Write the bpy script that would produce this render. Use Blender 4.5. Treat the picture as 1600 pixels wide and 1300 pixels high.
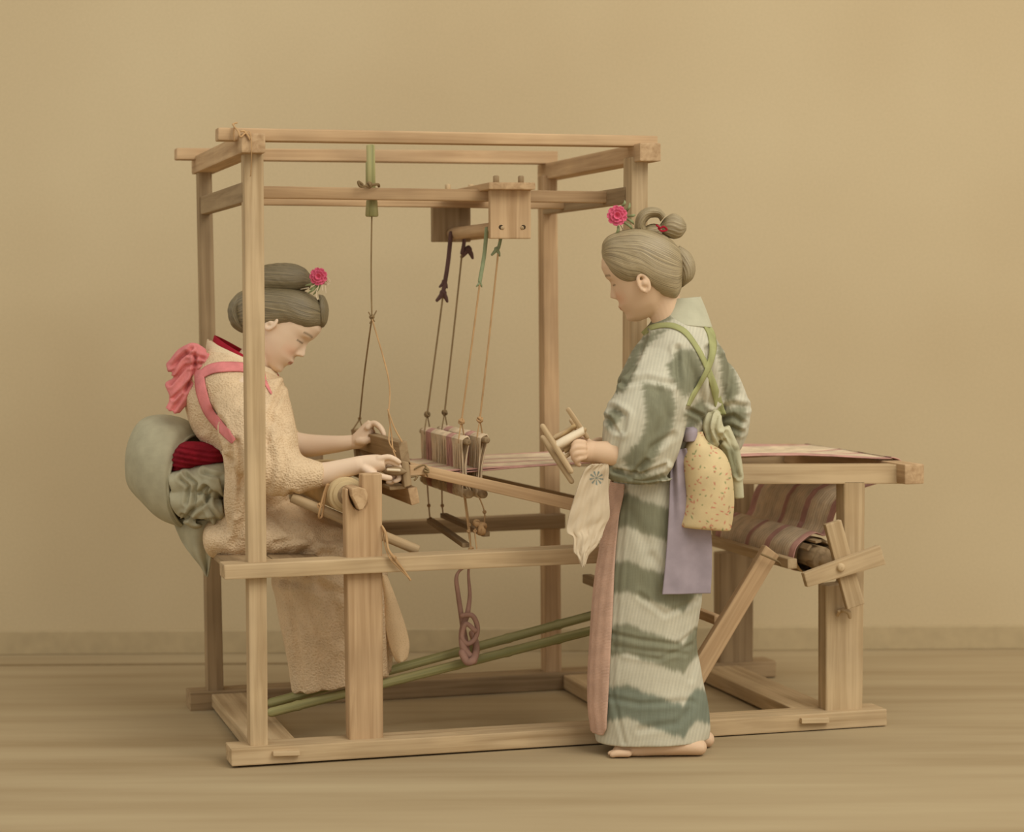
import bpy, bmesh, math, random
import numpy as np
from mathutils import Matrix, Vector
from mathutils import noise as mnoise
random.seed(7); np.random.seed(7)
S = bpy.context.scene
for o in list(bpy.data.objects): bpy.data.objects.remove(o)
COL = S.collection

# ---------------------------------------------------------------- camera
FPX, PITCH, YAW, ROLL = 3391.8, -3.0593, 15.827, -0.337
CAM = np.array([-1.0322, -5.8476, 1.2659])
_a, _b, _r = map(math.radians, (YAW, PITCH, ROLL))
FW = np.array([math.sin(_a)*math.cos(_b), math.cos(_a)*math.cos(_b), math.sin(_b)])
_rt = np.array([math.cos(_a), -math.sin(_a), 0.0]); _up = np.cross(_rt, FW)
RT = _rt*math.cos(_r)+_up*math.sin(_r); UP = _up*math.cos(_r)-_rt*math.sin(_r)
FH = np.array([math.sin(_a), math.cos(_a), 0.0])      # horizontal viewing direction
RH = _rt.copy()
cd = bpy.data.cameras.new('camera'); cam = bpy.data.objects.new('camera', cd); COL.objects.link(cam)
cd.sensor_width = 36; cd.lens = 36*FPX/1600; cd.clip_start = .1; cd.clip_end = 60
M = Matrix(((RT[0], UP[0], -FW[0], CAM[0]), (RT[1], UP[1], -FW[1], CAM[1]), (RT[2], UP[2], -FW[2], CAM[2]), (0, 0, 0, 1)))
cam.matrix_world = M
cd.dof.use_dof = True; cd.dof.focus_distance = 6.05; cd.dof.aperture_fstop = 2.0
S.camera = cam

# ---------------------------------------------------------------- light and exposure
S.view_settings.view_transform = 'Standard'; S.view_settings.look = 'None'
S.view_settings.gamma = 1; S.view_settings.exposure = -0.03
S.view_settings.use_curve_mapping = False
W = bpy.data.worlds.new('studio_daylight'); S.world = W; W.use_nodes = True
bg = W.node_tree.nodes['Background']; bg.inputs[0].default_value = (1.0, .985, .95, 1); bg.inputs[1].default_value = .82
def area(name, loc, target, size, power, col=(1, .98, .93)):
    l = bpy.data.lights.new(name, 'AREA'); l.shape = 'RECTANGLE'; l.size, l.size_y = size; l.energy = power; l.color = col
    o = bpy.data.objects.new(name, l); COL.objects.link(o); o.location = loc
    d = Vector(target)-Vector(loc); o.rotation_euler = d.to_track_quat('-Z', 'Y').to_euler()
    return o
def VF(u, d, z): return CAM*np.array([1, 1, 0])+RH*u+FH*d+np.array([0, 0, z])
area('skylight_window', VF(4.4, 0.8, 7.2), VF(-0.2, 6.6, .6), (5.5, 5.5), 510)

# ---------------------------------------------------------------- geometry helpers
def ray(px, py):
    d = FW+RT*(px-800)/FPX-UP*(py-650)/FPX
    return d
def P(px, py, y):            # point of the scene plane y = const seen at that pixel
    d = ray(px, py); return CAM+d*(y-CAM[1])/d[1]
def V(px, py, D):            # point at horizontal distance D from the camera
    d = ray(px, py); return CAM+d*D/(d@FH)
def G(px, py, z=0.0):        # point of the plane z = const
    d = ray(px, py); return CAM+d*(z-CAM[2])/d[2]
def proj(p):
    q = p-CAM; z = q@FW
    return 800+FPX*(q@RT)/z, 650-FPX*(q@UP)/z
def lin(c):
    c = np.array(c, float)/255
    return np.where(c <= .04045, c/12.92, ((c+.055)/1.055)**2.4)
def L4(c): return (*[float(x) for x in lin(c)], 1)
ORG = {}
def thing(name, label, cat, loc, group=None):
    o = bpy.data.objects.new(name, None); COL.objects.link(o); o.location = [float(v) for v in loc]
    o.empty_display_size = .1
    ORG[o] = np.array(loc, float); o['label'] = label; o['category'] = cat
    if group: o['group'] = group
    return o
def tag(o, label, cat, group=None):
    o['label'] = label; o['category'] = cat
    if group: o['group'] = group
    return o
def mk(name, verts, faces, mat, parent=None, smooth=True, col=None, gr=None, label=None, kind=None, uniform=None):
    v = np.asarray(verts, float)
    if parent is None: org = np.array([(v[:, 0].min()+v[:, 0].max())/2, (v[:, 1].min()+v[:, 1].max())/2, v[:, 2].min()])
    else: org = ORG[parent]
    me = bpy.data.meshes.new(name)
    if isinstance(faces, np.ndarray) and faces.shape[1] == 4:
        n = len(faces)
        me.vertices.add(len(v)); me.vertices.foreach_set('co', (v-org).astype(np.float32).ravel())
        me.loops.add(n*4); me.loops.foreach_set('vertex_index', faces.astype(np.int32).ravel())
        me.polygons.add(n); me.polygons.foreach_set('loop_start', np.arange(0, n*4, 4, dtype=np.int32))
        me.update(calc_edges=True); me.validate()
    else:
        me.from_pydata([tuple(q) for q in (v-org)], [], [tuple(int(i) for i in f) for f in faces])
    if smooth: me.polygons.foreach_set('use_smooth', np.ones(len(me.polygons), bool))
    if col is not None:
        a = me.color_attributes.new('Col', 'FLOAT_COLOR', 'POINT')
        c = np.ones((len(v), 4), np.float32); c[:, :3] = col; a.data.foreach_set('color', c.ravel())
    if gr is not None:
        a = me.attributes.new('gr', 'FLOAT_VECTOR', 'POINT'); a.data.foreach_set('vector', np.asarray(gr, np.float32).ravel())
    me.materials.append(mat)
    o = bpy.data.objects.new(name, me); COL.objects.link(o)
    if parent is not None:
        o.parent = parent; ORG[o] = org
        if parent.type == 'MESH': pass
    else: o.location = org; ORG[o] = org
    if label: o['label'] = label
    if kind: o['kind'] = kind
    return o
def grgrain(v, axis):
    axis = np.array(axis, float)/np.linalg.norm(axis)
    ref = np.array([0, 0, 1.0]) if abs(axis[2]) < .9 else np.array([1.0, 0, 0])
    s = np.cross(axis, ref); s /= np.linalg.norm(s); t = np.cross(axis, s)
    g = np.stack([v@axis, v@s, v@t], 1)+np.random.rand(3)*7
    return g
def hexa(name, c8, mat, parent=None, bev=.004, axis=None, label=None):
    """box-like solid with bevelled, slightly worn edges from eight corners"""
    c8 = np.asarray(c8, float)
    bm = bmesh.new(); vs = [bm.verts.new(c) for c in c8]
    for f in ((0, 1, 2, 3), (7, 6, 5, 4), (0, 4, 5, 1), (1, 5, 6, 2), (2, 6, 7, 3), (3, 7, 4, 0)): bm.faces.new([vs[i] for i in f])
    bmesh.ops.recalc_face_normals(bm, faces=bm.faces)
    if bev: bmesh.ops.bevel(bm, geom=list(bm.edges), offset=bev, segments=2, profile=.6, affect='EDGES')
    bm.verts.index_update()
    v = np.array([w.co[:] for w in bm.verts]); f = [[w.index for w in q.verts] for q in bm.faces]; bm.free()
    if axis is None:
        e = [c8[1]-c8[0], c8[3]-c8[0], c8[4]-c8[0]]; axis = max(e, key=lambda q: np.linalg.norm(q))
    return mk(name, v, f, mat, parent, smooth=False, gr=grgrain(v, axis), label=label)
def slab(name, px4, y, dep, mat, parent=None, **k):
    """front face picked on the plane y, solid of thickness dep behind it"""
    f = [P(a, b, y) for a, b in px4]; return hexa(name, f+[q+np.array([0, dep, 0]) for q in f], mat, parent, **k)
def box(name, x0, x1, y0, y1, z0, z1, mat, parent=None, **k):
    f = [(x0, y0, z1), (x1, y0, z1), (x1, y0, z0), (x0, y0, z0)]
    return hexa(name, f+[(a, y1, c) for a, b, c in f], mat, parent, **k)
def bar(name, a, b, w, h, mat, parent=None, side=None, **k):
    """straight square bar from a to b; w along side, h across"""
    a, b = np.array(a, float), np.array(b, float); ax = b-a; ax /= np.linalg.norm(ax)
    side = np.array([0, 1.0, 0]) if side is None else np.array(side, float)
    side = side-ax*(side@ax); side /= np.linalg.norm(side); t = np.cross(ax, side)
    c = lambda p: [p+side*w/2+t*h/2, p-side*w/2+t*h/2, p-side*w/2-t*h/2, p+side*w/2-t*h/2]
    return hexa(name, c(a)+c(b), mat, parent, axis=ax, **k)
def spline(pts, n):
    """Catmull-Rom through rows of pts, n samples"""
    p = np.asarray(pts, float); m = len(p)
    if m == 1: return np.repeat(p, n, 0)
    t = np.linspace(0, m-1, n); i = np.minimum(t.astype(int), m-2); f = (t-i)[:, None]
    p0 = p[np.maximum(i-1, 0)]; p1 = p[i]; p2 = p[i+1]; p3 = p[np.minimum(i+2, m-1)]
    return .5*((2*p1)+(-p0+p2)*f+(2*p0-5*p1+4*p2-p3)*f*f+(-p0+3*p1-3*p2+p3)*f**3)
def gridfaces(nv, nu, closed=True):
    a = np.arange(nv*nu).reshape(nv, nu)
    b = np.roll(a, -1, 1) if closed else a[:, 1:]
    q = a if closed else a[:, :-1]
    return np.stack([q[:-1].ravel(), b[:-1].ravel(), b[1:].ravel(), q[1:].ravel()], 1)
def tube_arr(path, rad, nu=10, n=None, cap=True):
    path = np.asarray(path, float); rad = np.broadcast_to(np.asarray(rad, float), (len(path),)) if np.ndim(rad) < 2 else np.asarray(rad)
    if n is None: n = max(4, (len(path)-1)*5+1)
    pr = spline(np.column_stack([path, rad]), n); p = pr[:, :3]; r = np.maximum(pr[:, 3], 1e-4)
    t = np.gradient(p, axis=0); t /= np.linalg.norm(t, axis=1)[:, None]+1e-12
    nrm = np.cross(t[0], [0, 0, 1.0]); 
    if np.linalg.norm(nrm) < .1: nrm = np.cross(t[0], [1.0, 0, 0])
    N = []
    for k in range(n):
        nrm = nrm-t[k]*(nrm@t[k]); nrm /= np.linalg.norm(nrm); N.append(nrm.copy())
    N = np.array(N); B = np.cross(t, N); th = np.linspace(0, 2*np.pi, nu, endpoint=False)
    if cap:
        k = [np.array([0]), np.arange(n), np.array([n-1])]
        idx = np.concatenate([[0, 0, 0], np.arange(n), [n-1, n-1, n-1]])
        sc = np.concatenate([[0.01, .55, .87], np.ones(n), [.87, .55, .01]]); of = np.concatenate([[-1, -.82, -.48], np.zeros(n), [.48, .82, 1]])
    else: idx = np.arange(n); sc = np.ones(n); of = np.zeros(n)
    pp = p[idx]+t[idx]*(of*r[idx])[:, None]; rr = r[idx]*sc
    v = pp[:, None]+rr[:, None, None]*(np.cos(th)[None, :, None]*N[idx][:, None]+np.sin(th)[None, :, None]*B[idx][:, None])
    ln = np.concatenate([[0], np.cumsum(np.linalg.norm(np.diff(pp, axis=0), axis=1))])
    gr = np.stack([np.repeat(ln, nu), np.tile(np.cos(th), len(idx))*.02, np.tile(np.sin(th), len(idx))*.02], 1)+np.random.rand(3)*5
    return v.reshape(-1, 3), gridfaces(len(idx), nu), gr
def merge(parts):
    vs, fs, gs, k = [], [], [], 0
    for p in parts:
        vs.append(p[0]); fs.append(np.asarray(p[1])+k); k += len(p[0])
        gs.append(p[2] if len(p) > 2 else np.zeros((len(p[0]), 3)))
    return np.concatenate(vs), np.concatenate(fs), np.concatenate(gs)
def tube(name, path, rad, mat, parent=None, nu=10, n=None, label=None, kind=None):
    v, f, g = tube_arr(path, rad, nu, n); return mk(name, v, f, mat, parent, gr=g, label=label, kind=kind)
def cyl_arr(a, b, r, nu=28, r2=None, bev=.003):
    a, b = np.array(a, float), np.array(b, float); ax = b-a; Ln = np.linalg.norm(ax); ax /= Ln
    ref = np.array([0, 0, 1.0]) if abs(ax[2]) < .9 else np.array([1.0, 0, 0]); s = np.cross(ax, ref); s /= np.linalg.norm(s); t = np.cross(ax, s)
    r2 = r if r2 is None else r2; th = np.linspace(0, 2*np.pi, nu, endpoint=False); rows = []
    for d, q in ((0, .001), (0, r-bev), (bev, r), (Ln-bev, r2), (Ln, r2-bev), (Ln, .001)):
        rows.append(a+ax*d+q*(np.cos(th)[:, None]*s+np.sin(th)[:, None]*t))
    v = np.concatenate(rows); f = gridfaces(6, nu)
    g = np.stack([v@ax, v@s, v@t], 1)+np.random.rand(3)*5
    return v, f, g
def cyl(name, a, b, r, mat, parent=None, nu=28, r2=None, label=None, kind=None):
    v, f, g = cyl_arr(a, b, r, nu, r2); o = mk(name, v, f, mat, parent, gr=g, label=label, kind=kind)
    return o
def knot_arr(c, r, seed=0, nu=8):
    rs = np.random.RandomState(seed); out = []
    for k in range(3):
        ang = np.linspace(0, 2*np.pi, 9)[:-1]; ax = rs.randn(3); ax /= np.linalg.norm(ax); s = np.cross(ax, [0, 0, 1.]); s /= np.linalg.norm(s)+1e-9; t = np.cross(ax, s)
        pts = [np.array(c)+r*(math.cos(a)*s+math.sin(a)*t)+ax*r*.25*math.sin(2*a) for a in list(ang)+[ang[0]]]
        out.append(tube_arr(pts, r*.5, nu, 17, cap=False))
    return merge(out)
# loft: rings whose chord is picked in the view and whose depth half-size is b metres
def loft_arr(keys, nu=64, nv=80, ex=1.0, cap=True, fold=None, front=1.0):
    """keys: (xl,yl,xr,yr,D,b) ; theta=0 at the right chord end, pi/2 away from the camera"""
    K = np.asarray(keys, float); Kp = []
    for k in K:
        a = V(k[0], k[1], k[4]); b = V(k[2], k[3], k[4]); Kp.append([*a, *b, k[5]])
    R = spline(Kp, nv); A, B, dep = R[:, :3], R[:, 3:6], np.maximum(R[:, 6], .001)
    C = (A+B)/2; H = (B-A)/2; th = np.linspace(0, 2*np.pi, nu, endpoint=False)
    c, s = np.cos(th), np.sin(th); cc = np.sign(c)*np.abs(c)**ex; ss = np.sign(s)*np.abs(s)**ex
    v = C[:, None]+cc[None, :, None]*H[:, None]+ss[None, :, None]*dep[:, None, None]*FH[None, None]
    if fold is not None:
        s_ = np.linspace(0, 1, nv)[:, None]*np.ones(nu)[None]; t_ = th[None]*np.ones(nv)[:, None]
        nrm = (v-C[:, None]); nrm = nrm/(np.linalg.norm(nrm, axis=2)[..., None]+1e-9)
        v = v+nrm*fold(s_, t_, v)[..., None]
    rows = v; 
    if cap:
        c0 = rows[0].mean(0); c1 = rows[-1].mean(0)
        st = [c0+(rows[0]-c0)*q for q in (.02, .6, .93)]; en = [c1+(rows[-1]-c1)*q for q in (.93, .6, .02)]
        rows = np.concatenate([np.array(st), rows, np.array(en)])
    n = len(rows); vv = rows.reshape(-1, 3)
    ln = np.linspace(0, 1, n)
    gr = np.stack([np.repeat(ln, nu), np.tile(th, n), np.zeros(n*nu)], 1)
    return vv, gridfaces(n, nu), gr
def sheet_arr(keys, nu=40, nv=60, th=.003, wave=None, jag=None):
    """hanging cloth: keys (xl,yl,xr,yr,Dl,Dr) from top to bottom, two layers th apart"""
    Kp = [[*V(k[0], k[1], k[4]), *V(k[2], k[3], k[5])] for k in keys]
    R = spline(Kp, nv); A, B = R[:, :3], R[:, 3:]; w = np.linspace(0, 1, nu)
    v = A[:, None]*(1-w)[None, :, None]+B[:, None]*w[None, :, None]
    s_ = np.linspace(0, 1, nv)[:, None]*np.ones(nu)[None]; w_ = w[None]*np.ones(nv)[:, None]
    if wave is not None: v = v+FH[None, None]*wave(s_, w_)[..., None]
    if jag is not None: v = v+np.array([0, 0, 1.])[None, None]*jag(s_, w_)[..., None]
    du = np.gradient(v, axis=1); dv = np.gradient(v, axis=0); n = np.cross(du, dv); n /= np.linalg.norm(n, axis=2)[..., None]+1e-12
    f = (v-n*th/2).reshape(-1, 3); b = (v+n*th/2).reshape(-1, 3); N = nv*nu; a = np.arange(N).reshape(nv, nu)
    F = [gridfaces(nv, nu, False), gridfaces(nv, nu, False)[:, ::-1]+N]
    per = np.concatenate([a[0], a[1:, -1], a[-1, ::-1][1:], a[::-1, 0][1:-1]]); nx = np.roll(per, -1)
    F.append(np.stack([nx, per, per+N, nx+N], 1))
    gr = np.stack([s_.ravel(), w_.ravel(), np.zeros(N)], 1)
    return np.concatenate([f, b]), np.concatenate(F), np.concatenate([gr, gr])
def vnoise(p, sc, seed=0, octv=3):
    """cheap smooth noise on arrays: sum of rotated sines"""
    rs = np.random.RandomState(seed); out = 0; amp = 1
    for o in range(octv):
        for k in range(4):
            d = rs.randn(3); d /= np.linalg.norm(d); out = out+amp*np.sin(p@d*sc*2*np.pi*rs.uniform(.7, 1.4)+rs.uniform(0, 6.3))/4
        sc *= 2; amp *= .5
    return out

# ---------------------------------------------------------------- materials
def nmat(name):
    m = bpy.data.materials.new(name); m.use_nodes = True; nt = m.node_tree
    return m, nt, nt.nodes, nt.links, nt.nodes['Principled BSDF']
def ramp(N, stops):
    r = N.new('ShaderNodeValToRGB'); e = r.color_ramp.elements
    while len(e) > 1: e.remove(e[-1])
    e[0].position = stops[0][0]; e[0].color = stops[0][1]
    for p, c in stops[1:]: q = e.new(p); q.color = c
    return r
def wood(name, dark, light, rough=.75):
    m, nt, N, Lk, B = nmat(name)
    at = N.new('ShaderNodeAttribute'); at.attribute_name = 'gr'
    mp = N.new('ShaderNodeMapping'); mp.inputs['Scale'].default_value = (2.2, 55, 55); Lk.new(at.outputs['Vector'], mp.inputs[0])
    n1 = N.new('ShaderNodeTexNoise'); n1.inputs['Scale'].default_value = 1; n1.inputs['Detail'].default_value = 5; n1.inputs['Distortion'].default_value = .6; Lk.new(mp.outputs[0], n1.inputs[0])
    n2 = N.new('ShaderNodeTexNoise'); n2.inputs['Scale'].default_value = 4; n2.inputs['Detail'].default_value = 3; Lk.new(at.outputs['Vector'], n2.inputs[0])
    r = ramp(N, [(.3, L4(dark)), (.62, L4(light))]); Lk.new(n1.outputs[0], r.inputs[0])
    r2 = ramp(N, [(.3, (.78, .76, .74, 1)), (.65, (1.05, 1.03, 1.0, 1))]); Lk.new(n2.outputs[0], r2.inputs[0])
    mx = N.new('ShaderNodeMix'); mx.data_type = 'RGBA'; mx.blend_type = 'MULTIPLY'; mx.inputs[0].default_value = .8
    Lk.new(r.outputs[0], mx.inputs[6]); Lk.new(r2.outputs[0], mx.inputs[7]); Lk.new(mx.outputs[2], B.inputs['Base Color'])
    bp = N.new('ShaderNodeBump'); bp.inputs['Strength'].default_value = .25; bp.inputs['Distance'].default_value = .002; Lk.new(n1.outputs[0], bp.inputs['Height']); Lk.new(bp.outputs[0], B.inputs['Normal'])
    B.inputs['Roughness'].default_value = rough; B.inputs['Specular IOR Level'].default_value = .2
    return m
def cloth(name, col=None, bump='weave', bscale=500, bstr=.3, var=.12, rough=.9, dist=.001):
    """plain or vertex-coloured cloth"""
    m, nt, N, Lk, B = nmat(name)
    tc = N.new('ShaderNodeTexCoord')
    n = N.new('ShaderNodeTexNoise'); n.inputs['Scale'].default_value = 22; n.inputs['Detail'].default_value = 4; Lk.new(tc.outputs['Object'], n.inputs[0])
    r = ramp(N, [(.3, (1-var, 1-var, 1-var, 1)), (.7, (1+var*.4, 1+var*.4, 1+var*.4, 1))]); Lk.new(n.outputs[0], r.inputs[0])
    mx = N.new('ShaderNodeMix'); mx.data_type = 'RGBA'; mx.blend_type = 'MULTIPLY'; mx.inputs[0].default_value = 1
    if col is None:
        at = N.new('ShaderNodeAttribute'); at.attribute_name = 'Col'; Lk.new(at.outputs['Color'], mx.inputs[6])
    else: mx.inputs[6].default_value = L4(col)
    Lk.new(r.outputs[0], mx.inputs[7]); src = mx.outputs[2]
    if bump == 'shibori':
        t = N.new('ShaderNodeTexVoronoi'); t.inputs['Scale'].default_value = bscale; Lk.new(tc.outputs['Object'], t.inputs[0]); h = t.outputs['Distance']
        r3 = ramp(N, [(.05, (.80, .74, .68, 1)), (.4, (1.03, 1.03, 1.03, 1))]); Lk.new(h, r3.inputs[0])
        m2 = N.new('ShaderNodeMix'); m2.data_type = 'RGBA'; m2.blend_type = 'MULTIPLY'; m2.inputs[0].default_value = .75; Lk.new(src, m2.inputs[6]); Lk.new(r3.outputs[0], m2.inputs[7]); src = m2.outputs[2]
    elif bump == 'crepe':
        t = N.new('ShaderNodeTexNoise'); t.inputs['Scale'].default_value = bscale; t.inputs['Detail'].default_value = 2; Lk.new(tc.outputs['Object'], t.inputs[0]); h = t.outputs[0]
    else:
        t = N.new('ShaderNodeTexWave'); t.inputs['Scale'].default_value = bscale/6.28; t.inputs['Distortion'].default_value = 1.5; t.bands_direction = 'Z'; Lk.new(tc.outputs['Object'], t.inputs[0]); h = t.outputs[0]
    Lk.new(src, B.inputs['Base Color'])
    bp = N.new('ShaderNodeBump'); bp.inputs['Strength'].default_value = bstr; bp.inputs['Distance'].default_value = dist; Lk.new(h, bp.inputs['Height']); Lk.new(bp.outputs[0], B.inputs['Normal'])
    B.inputs['Roughness'].default_value = rough; B.inputs['Specular IOR Level'].default_value = .12
    return m
def plain(name, col, rough=.8, var=.1, sc=30):
    return cloth(name, col, 'crepe', sc*10, .1, var, rough)
def hairmat(name, dark, light):
    m, nt, N, Lk, B = nmat(name)
    at = N.new('ShaderNodeAttribute'); at.attribute_name = 'gr'
    mp = N.new('ShaderNodeMapping'); mp.inputs['Scale'].default_value = (1.5, 26, 1); Lk.new(at.outputs['Vector'], mp.inputs[0])
    n1 = N.new('ShaderNodeTexNoise'); n1.inputs['Scale'].default_value = 1; n1.inputs['Detail'].default_value = 6; n1.inputs['Roughness'].default_value = .65; Lk.new(mp.outputs[0], n1.inputs[0])
    r = ramp(N, [(.36, L4(dark)), (.68, L4(light))]); Lk.new(n1.outputs[0], r.inputs[0]); Lk.new(r.outputs[0], B.inputs['Base Color'])
    bp = N.new('ShaderNodeBump'); bp.inputs['Strength'].default_value = .6; bp.inputs['Distance'].default_value = .003; Lk.new(n1.outputs[0], bp.inputs['Height']); Lk.new(bp.outputs[0], B.inputs['Normal'])
    B.inputs['Roughness'].default_value = .42; B.inputs['Specular IOR Level'].default_value = .55
    return m
def skinmat(name):
    m, nt, N, Lk, B = nmat(name)
    at = N.new('ShaderNodeAttribute'); at.attribute_name = 'Col'; Lk.new(at.outputs['Color'], B.inputs['Base Color'])
    B.inputs['Roughness'].default_value = .6; B.inputs['Specular IOR Level'].default_value = .25
    B.inputs['Subsurface Weight'].default_value = .05; B.inputs['Subsurface Radius'].default_value = (.012, .006, .003); B.inputs['Subsurface Scale'].default_value = 1
    return m
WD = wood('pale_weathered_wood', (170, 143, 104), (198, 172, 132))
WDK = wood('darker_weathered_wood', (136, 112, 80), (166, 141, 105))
WR = wood('reddish_weathered_wood', (170, 137, 98), (199, 167, 126))
BAM = wood('green_bamboo', (128, 126, 76), (172, 164, 112), .5)
CORD = plain('straw_cord', (188, 150, 104), .9, .2); CORDD = plain('dark_straw_cord', (140, 116, 80), .9, .2)
PURP = plain('dark_purple_cord', (104, 78, 70), .9, .2); GRC = plain('pale_green_cord', (152, 160, 120), .9, .2)
MAUVE = plain('faded_pink_strap', (170, 132, 112), .9, .2)
# ---------------------------------------------------------------- setting
def floor_mat():
    m, nt, N, Lk, B = nmat('studio_floor')
    tc = N.new('ShaderNodeTexCoord'); mp = N.new('ShaderNodeMapping'); mp.inputs['Scale'].default_value = (.5, 5, 1); Lk.new(tc.outputs['Object'], mp.inputs[0])
    n = N.new('ShaderNodeTexNoise'); n.inputs['Scale'].default_value = 1.3; n.inputs['Detail'].default_value = 6; n.inputs['Roughness'].default_value = .55; Lk.new(mp.outputs[0], n.inputs[0])
    r = ramp(N, [(.3, L4((156, 134, 98))), (.5, L4((168, 147, 111))), (.72, L4((177, 157, 120)))]); Lk.new(n.outputs[0], r.inputs[0]); Lk.new(r.outputs[0], B.inputs['Base Color'])
    B.inputs['Roughness'].default_value = .9; B.inputs['Specular IOR Level'].default_value = .1
    return m
def wall_mat():
    m, nt, N, Lk, B = nmat('painted_backdrop')
    tc = N.new('ShaderNodeTexCoord')
    n = N.new('ShaderNodeTexNoise'); n.inputs['Scale'].default_value = .7; n.inputs['Detail'].default_value = 3; Lk.new(tc.outputs['Object'], n.inputs[0])
    n2 = N.new('ShaderNodeTexNoise'); n2.inputs['Scale'].default_value = 160; n2.inputs['Detail'].default_value = 2; Lk.new(tc.outputs['Object'], n2.inputs[0])
    r = ramp(N, [(.3, L4((190, 168, 129))), (.7, L4((202, 182, 143)))]); Lk.new(n.outputs[0], r.inputs[0])
    r2 = ramp(N, [(.3, (.93, .93, .93, 1)), (.7, (1.03, 1.03, 1.03, 1))]); Lk.new(n2.outputs[0], r2.inputs[0])
    mx = N.new('ShaderNodeMix'); mx.data_type = 'RGBA'; mx.blend_type = 'MULTIPLY'; mx.inputs[0].default_value = 1
    Lk.new(r.outputs[0], mx.inputs[6]); Lk.new(r2.outputs[0], mx.inputs[7]); Lk.new(mx.outputs[2], B.inputs['Base Color'])
    B.inputs['Roughness'].default_value = .95; B.inputs['Specular IOR Level'].default_value = .05
    return m
def struct(o): o['kind'] = 'structure'; return o
DW = 7.78
def vbox(name, u0, u1, d0, d1, z0, z1, mat, bev=0):
    c = lambda u, d, z: VF(u, d, z)
    f = [c(u0, d0, z1), c(u1, d0, z1), c(u1, d0, z0), c(u0, d0, z0)]; b = [c(u0, d1, z1), c(u1, d1, z1), c(u1, d1, z0), c(u0, d1, z0)]
    return hexa(name, f+b, mat, bev=bev, axis=RH)
fm = floor_mat()
fl = struct(vbox('floor', -5, 5, -1.5, DW+.1, -.05, 0, fm)); wl = struct(vbox('wall_back', -5, 5, DW, DW+.1, 0, 4.2, wall_mat()))
def rot_object(o):   # object axes follow the wall, so the streaks of the material run along it
    R = Matrix.Rotation(-_a, 4, 'Z'); o.data.transform(R.inverted()); o.rotation_euler = (0, 0, -_a)
for o in (fl, wl): rot_object(o)
def bb(name, d0, d1, z1, c):
    o = struct(vbox(name, -4.98, 4.98, d0, d1, 0, z1, plain(name+'_paint', c, .9, .08), bev=.004)); rot_object(o); return o
bb('baseboard_back', DW-.02, DW, .085, (182, 161, 122))
o = struct(vbox('trim_1', -4.98, -.4, DW-.26, DW-.24, 0, .004, plain('mat_edge', (148, 126, 90), .9, .1), bev=0)); rot_object(o)

# ---------------------------------------------------------------- loom frame
LW = .8656
lo = P(860, 1150, -.02); lo[2] = 0
loom = thing('hand_loom', 'large open wooden hand loom frame of pale square beams standing on the studio floor', 'loom', lo)
def LB(*a, **k): return slab(*a, parent=loom, **k)
# sills
LB('sill', [(361, 1171), (1386, 1108), (1386, 1134), (362, 1198)], -.03, .105, WD)
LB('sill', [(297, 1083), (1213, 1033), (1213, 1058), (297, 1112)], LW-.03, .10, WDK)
zs = P(361, 1171, -.03)[2]
def cross(px0, px1, py, ztop, h, name='cross_sill', m=WD, y0=.07, y1=LW-.03):
    a = G(px0, py, ztop); b = G(px1, py, ztop); return box(name, a[0], b[0], y0, y1, ztop-h, ztop, m, loom)
cross(383, 457, 1149, zs-.003, .04)
x = P(880, 1047, LW-.03)[0]; box('cross_sill', x-.0, x+.11, .07, LW-.03, .004, zs-.004, WD, loom)
cross(1220, 1292, 1099, zs-.002, .045)
for a, b, c, d in ((427, 469, 1174, 1181), (1253, 1296, 1122, 1130)):
    LB('tenon', [(a, c+1), (b, c), (b, d), (a, d+1)], -.046, .03, WD, bev=.002)
# posts
def posts(tl, tr, br, bl, y, d, m, name='post'): return LB(name, [tl, tr, br, bl], y, d, m)
posts((381, 236), (412, 236), (419, 1167), (391, 1167), 0, .055, WD)
posts((987, 245), (1013, 245), (1008, 1142), (982, 1142), 0, .075, WD)
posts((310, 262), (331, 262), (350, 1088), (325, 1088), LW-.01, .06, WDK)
posts((848, 274), (871, 274), (878, 1054), (853, 1054), LW-.01, .06, WR)
# plank post carrying the cloth beam, with its notch
def prism(name, px, y, d, m, parent=loom, bev=.003):
    f = np.array([P(a, b, y) for a, b in px]); n = len(f); bm = bmesh.new()
    A = [bm.verts.new(q) for q in f]; Bv = [bm.verts.new(q+np.array([0, d, 0])) for q in f]
    bm.faces.new(A); bm.faces.new(Bv[::-1])
    for i in range(n): bm.faces.new((A[i], Bv[i], Bv[(i+1) % n], A[(i+1) % n]))
    bmesh.ops.recalc_face_normals(bm, faces=bm.faces)
    if bev: bmesh.ops.bevel(bm, geom=list(bm.edges), offset=bev, segments=1, affect='EDGES')
    bmesh.ops.triangulate(bm, faces=[q for q in bm.faces if len(q.verts) > 4]); bm.verts.index_update()
    v = np.array([w.co[:] for w in bm.verts]); F = [[w.index for w in q.verts] for q in bm.faces]; bm.free()
    ext = v.max(0)-v.min(0); ax = [0, 0, 0]; ax[int(np.argmax(ext))] = 1
    return mk(name, v, F, m, parent, smooth=False, gr=grgrain(v, ax))
def arc(cx, cy, r, a0, a1, n): return [(cx+r*math.cos(math.radians(a)), cy+r*math.sin(math.radians(a))) for a in np.linspace(a0, a1, n)]
prism('cloth_beam_post', [(540, 764), (544, 763)]+arc(559, 779, 18, 200, 10, 9)[0:0]+[(545, 775), (548, 786), (554, 795), (562, 798), (569, 795), (573, 787), (573, 775), (566, 768), (566, 741), (597, 740), (599, 1158), (546, 1158)], 0, .05, WR)
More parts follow.
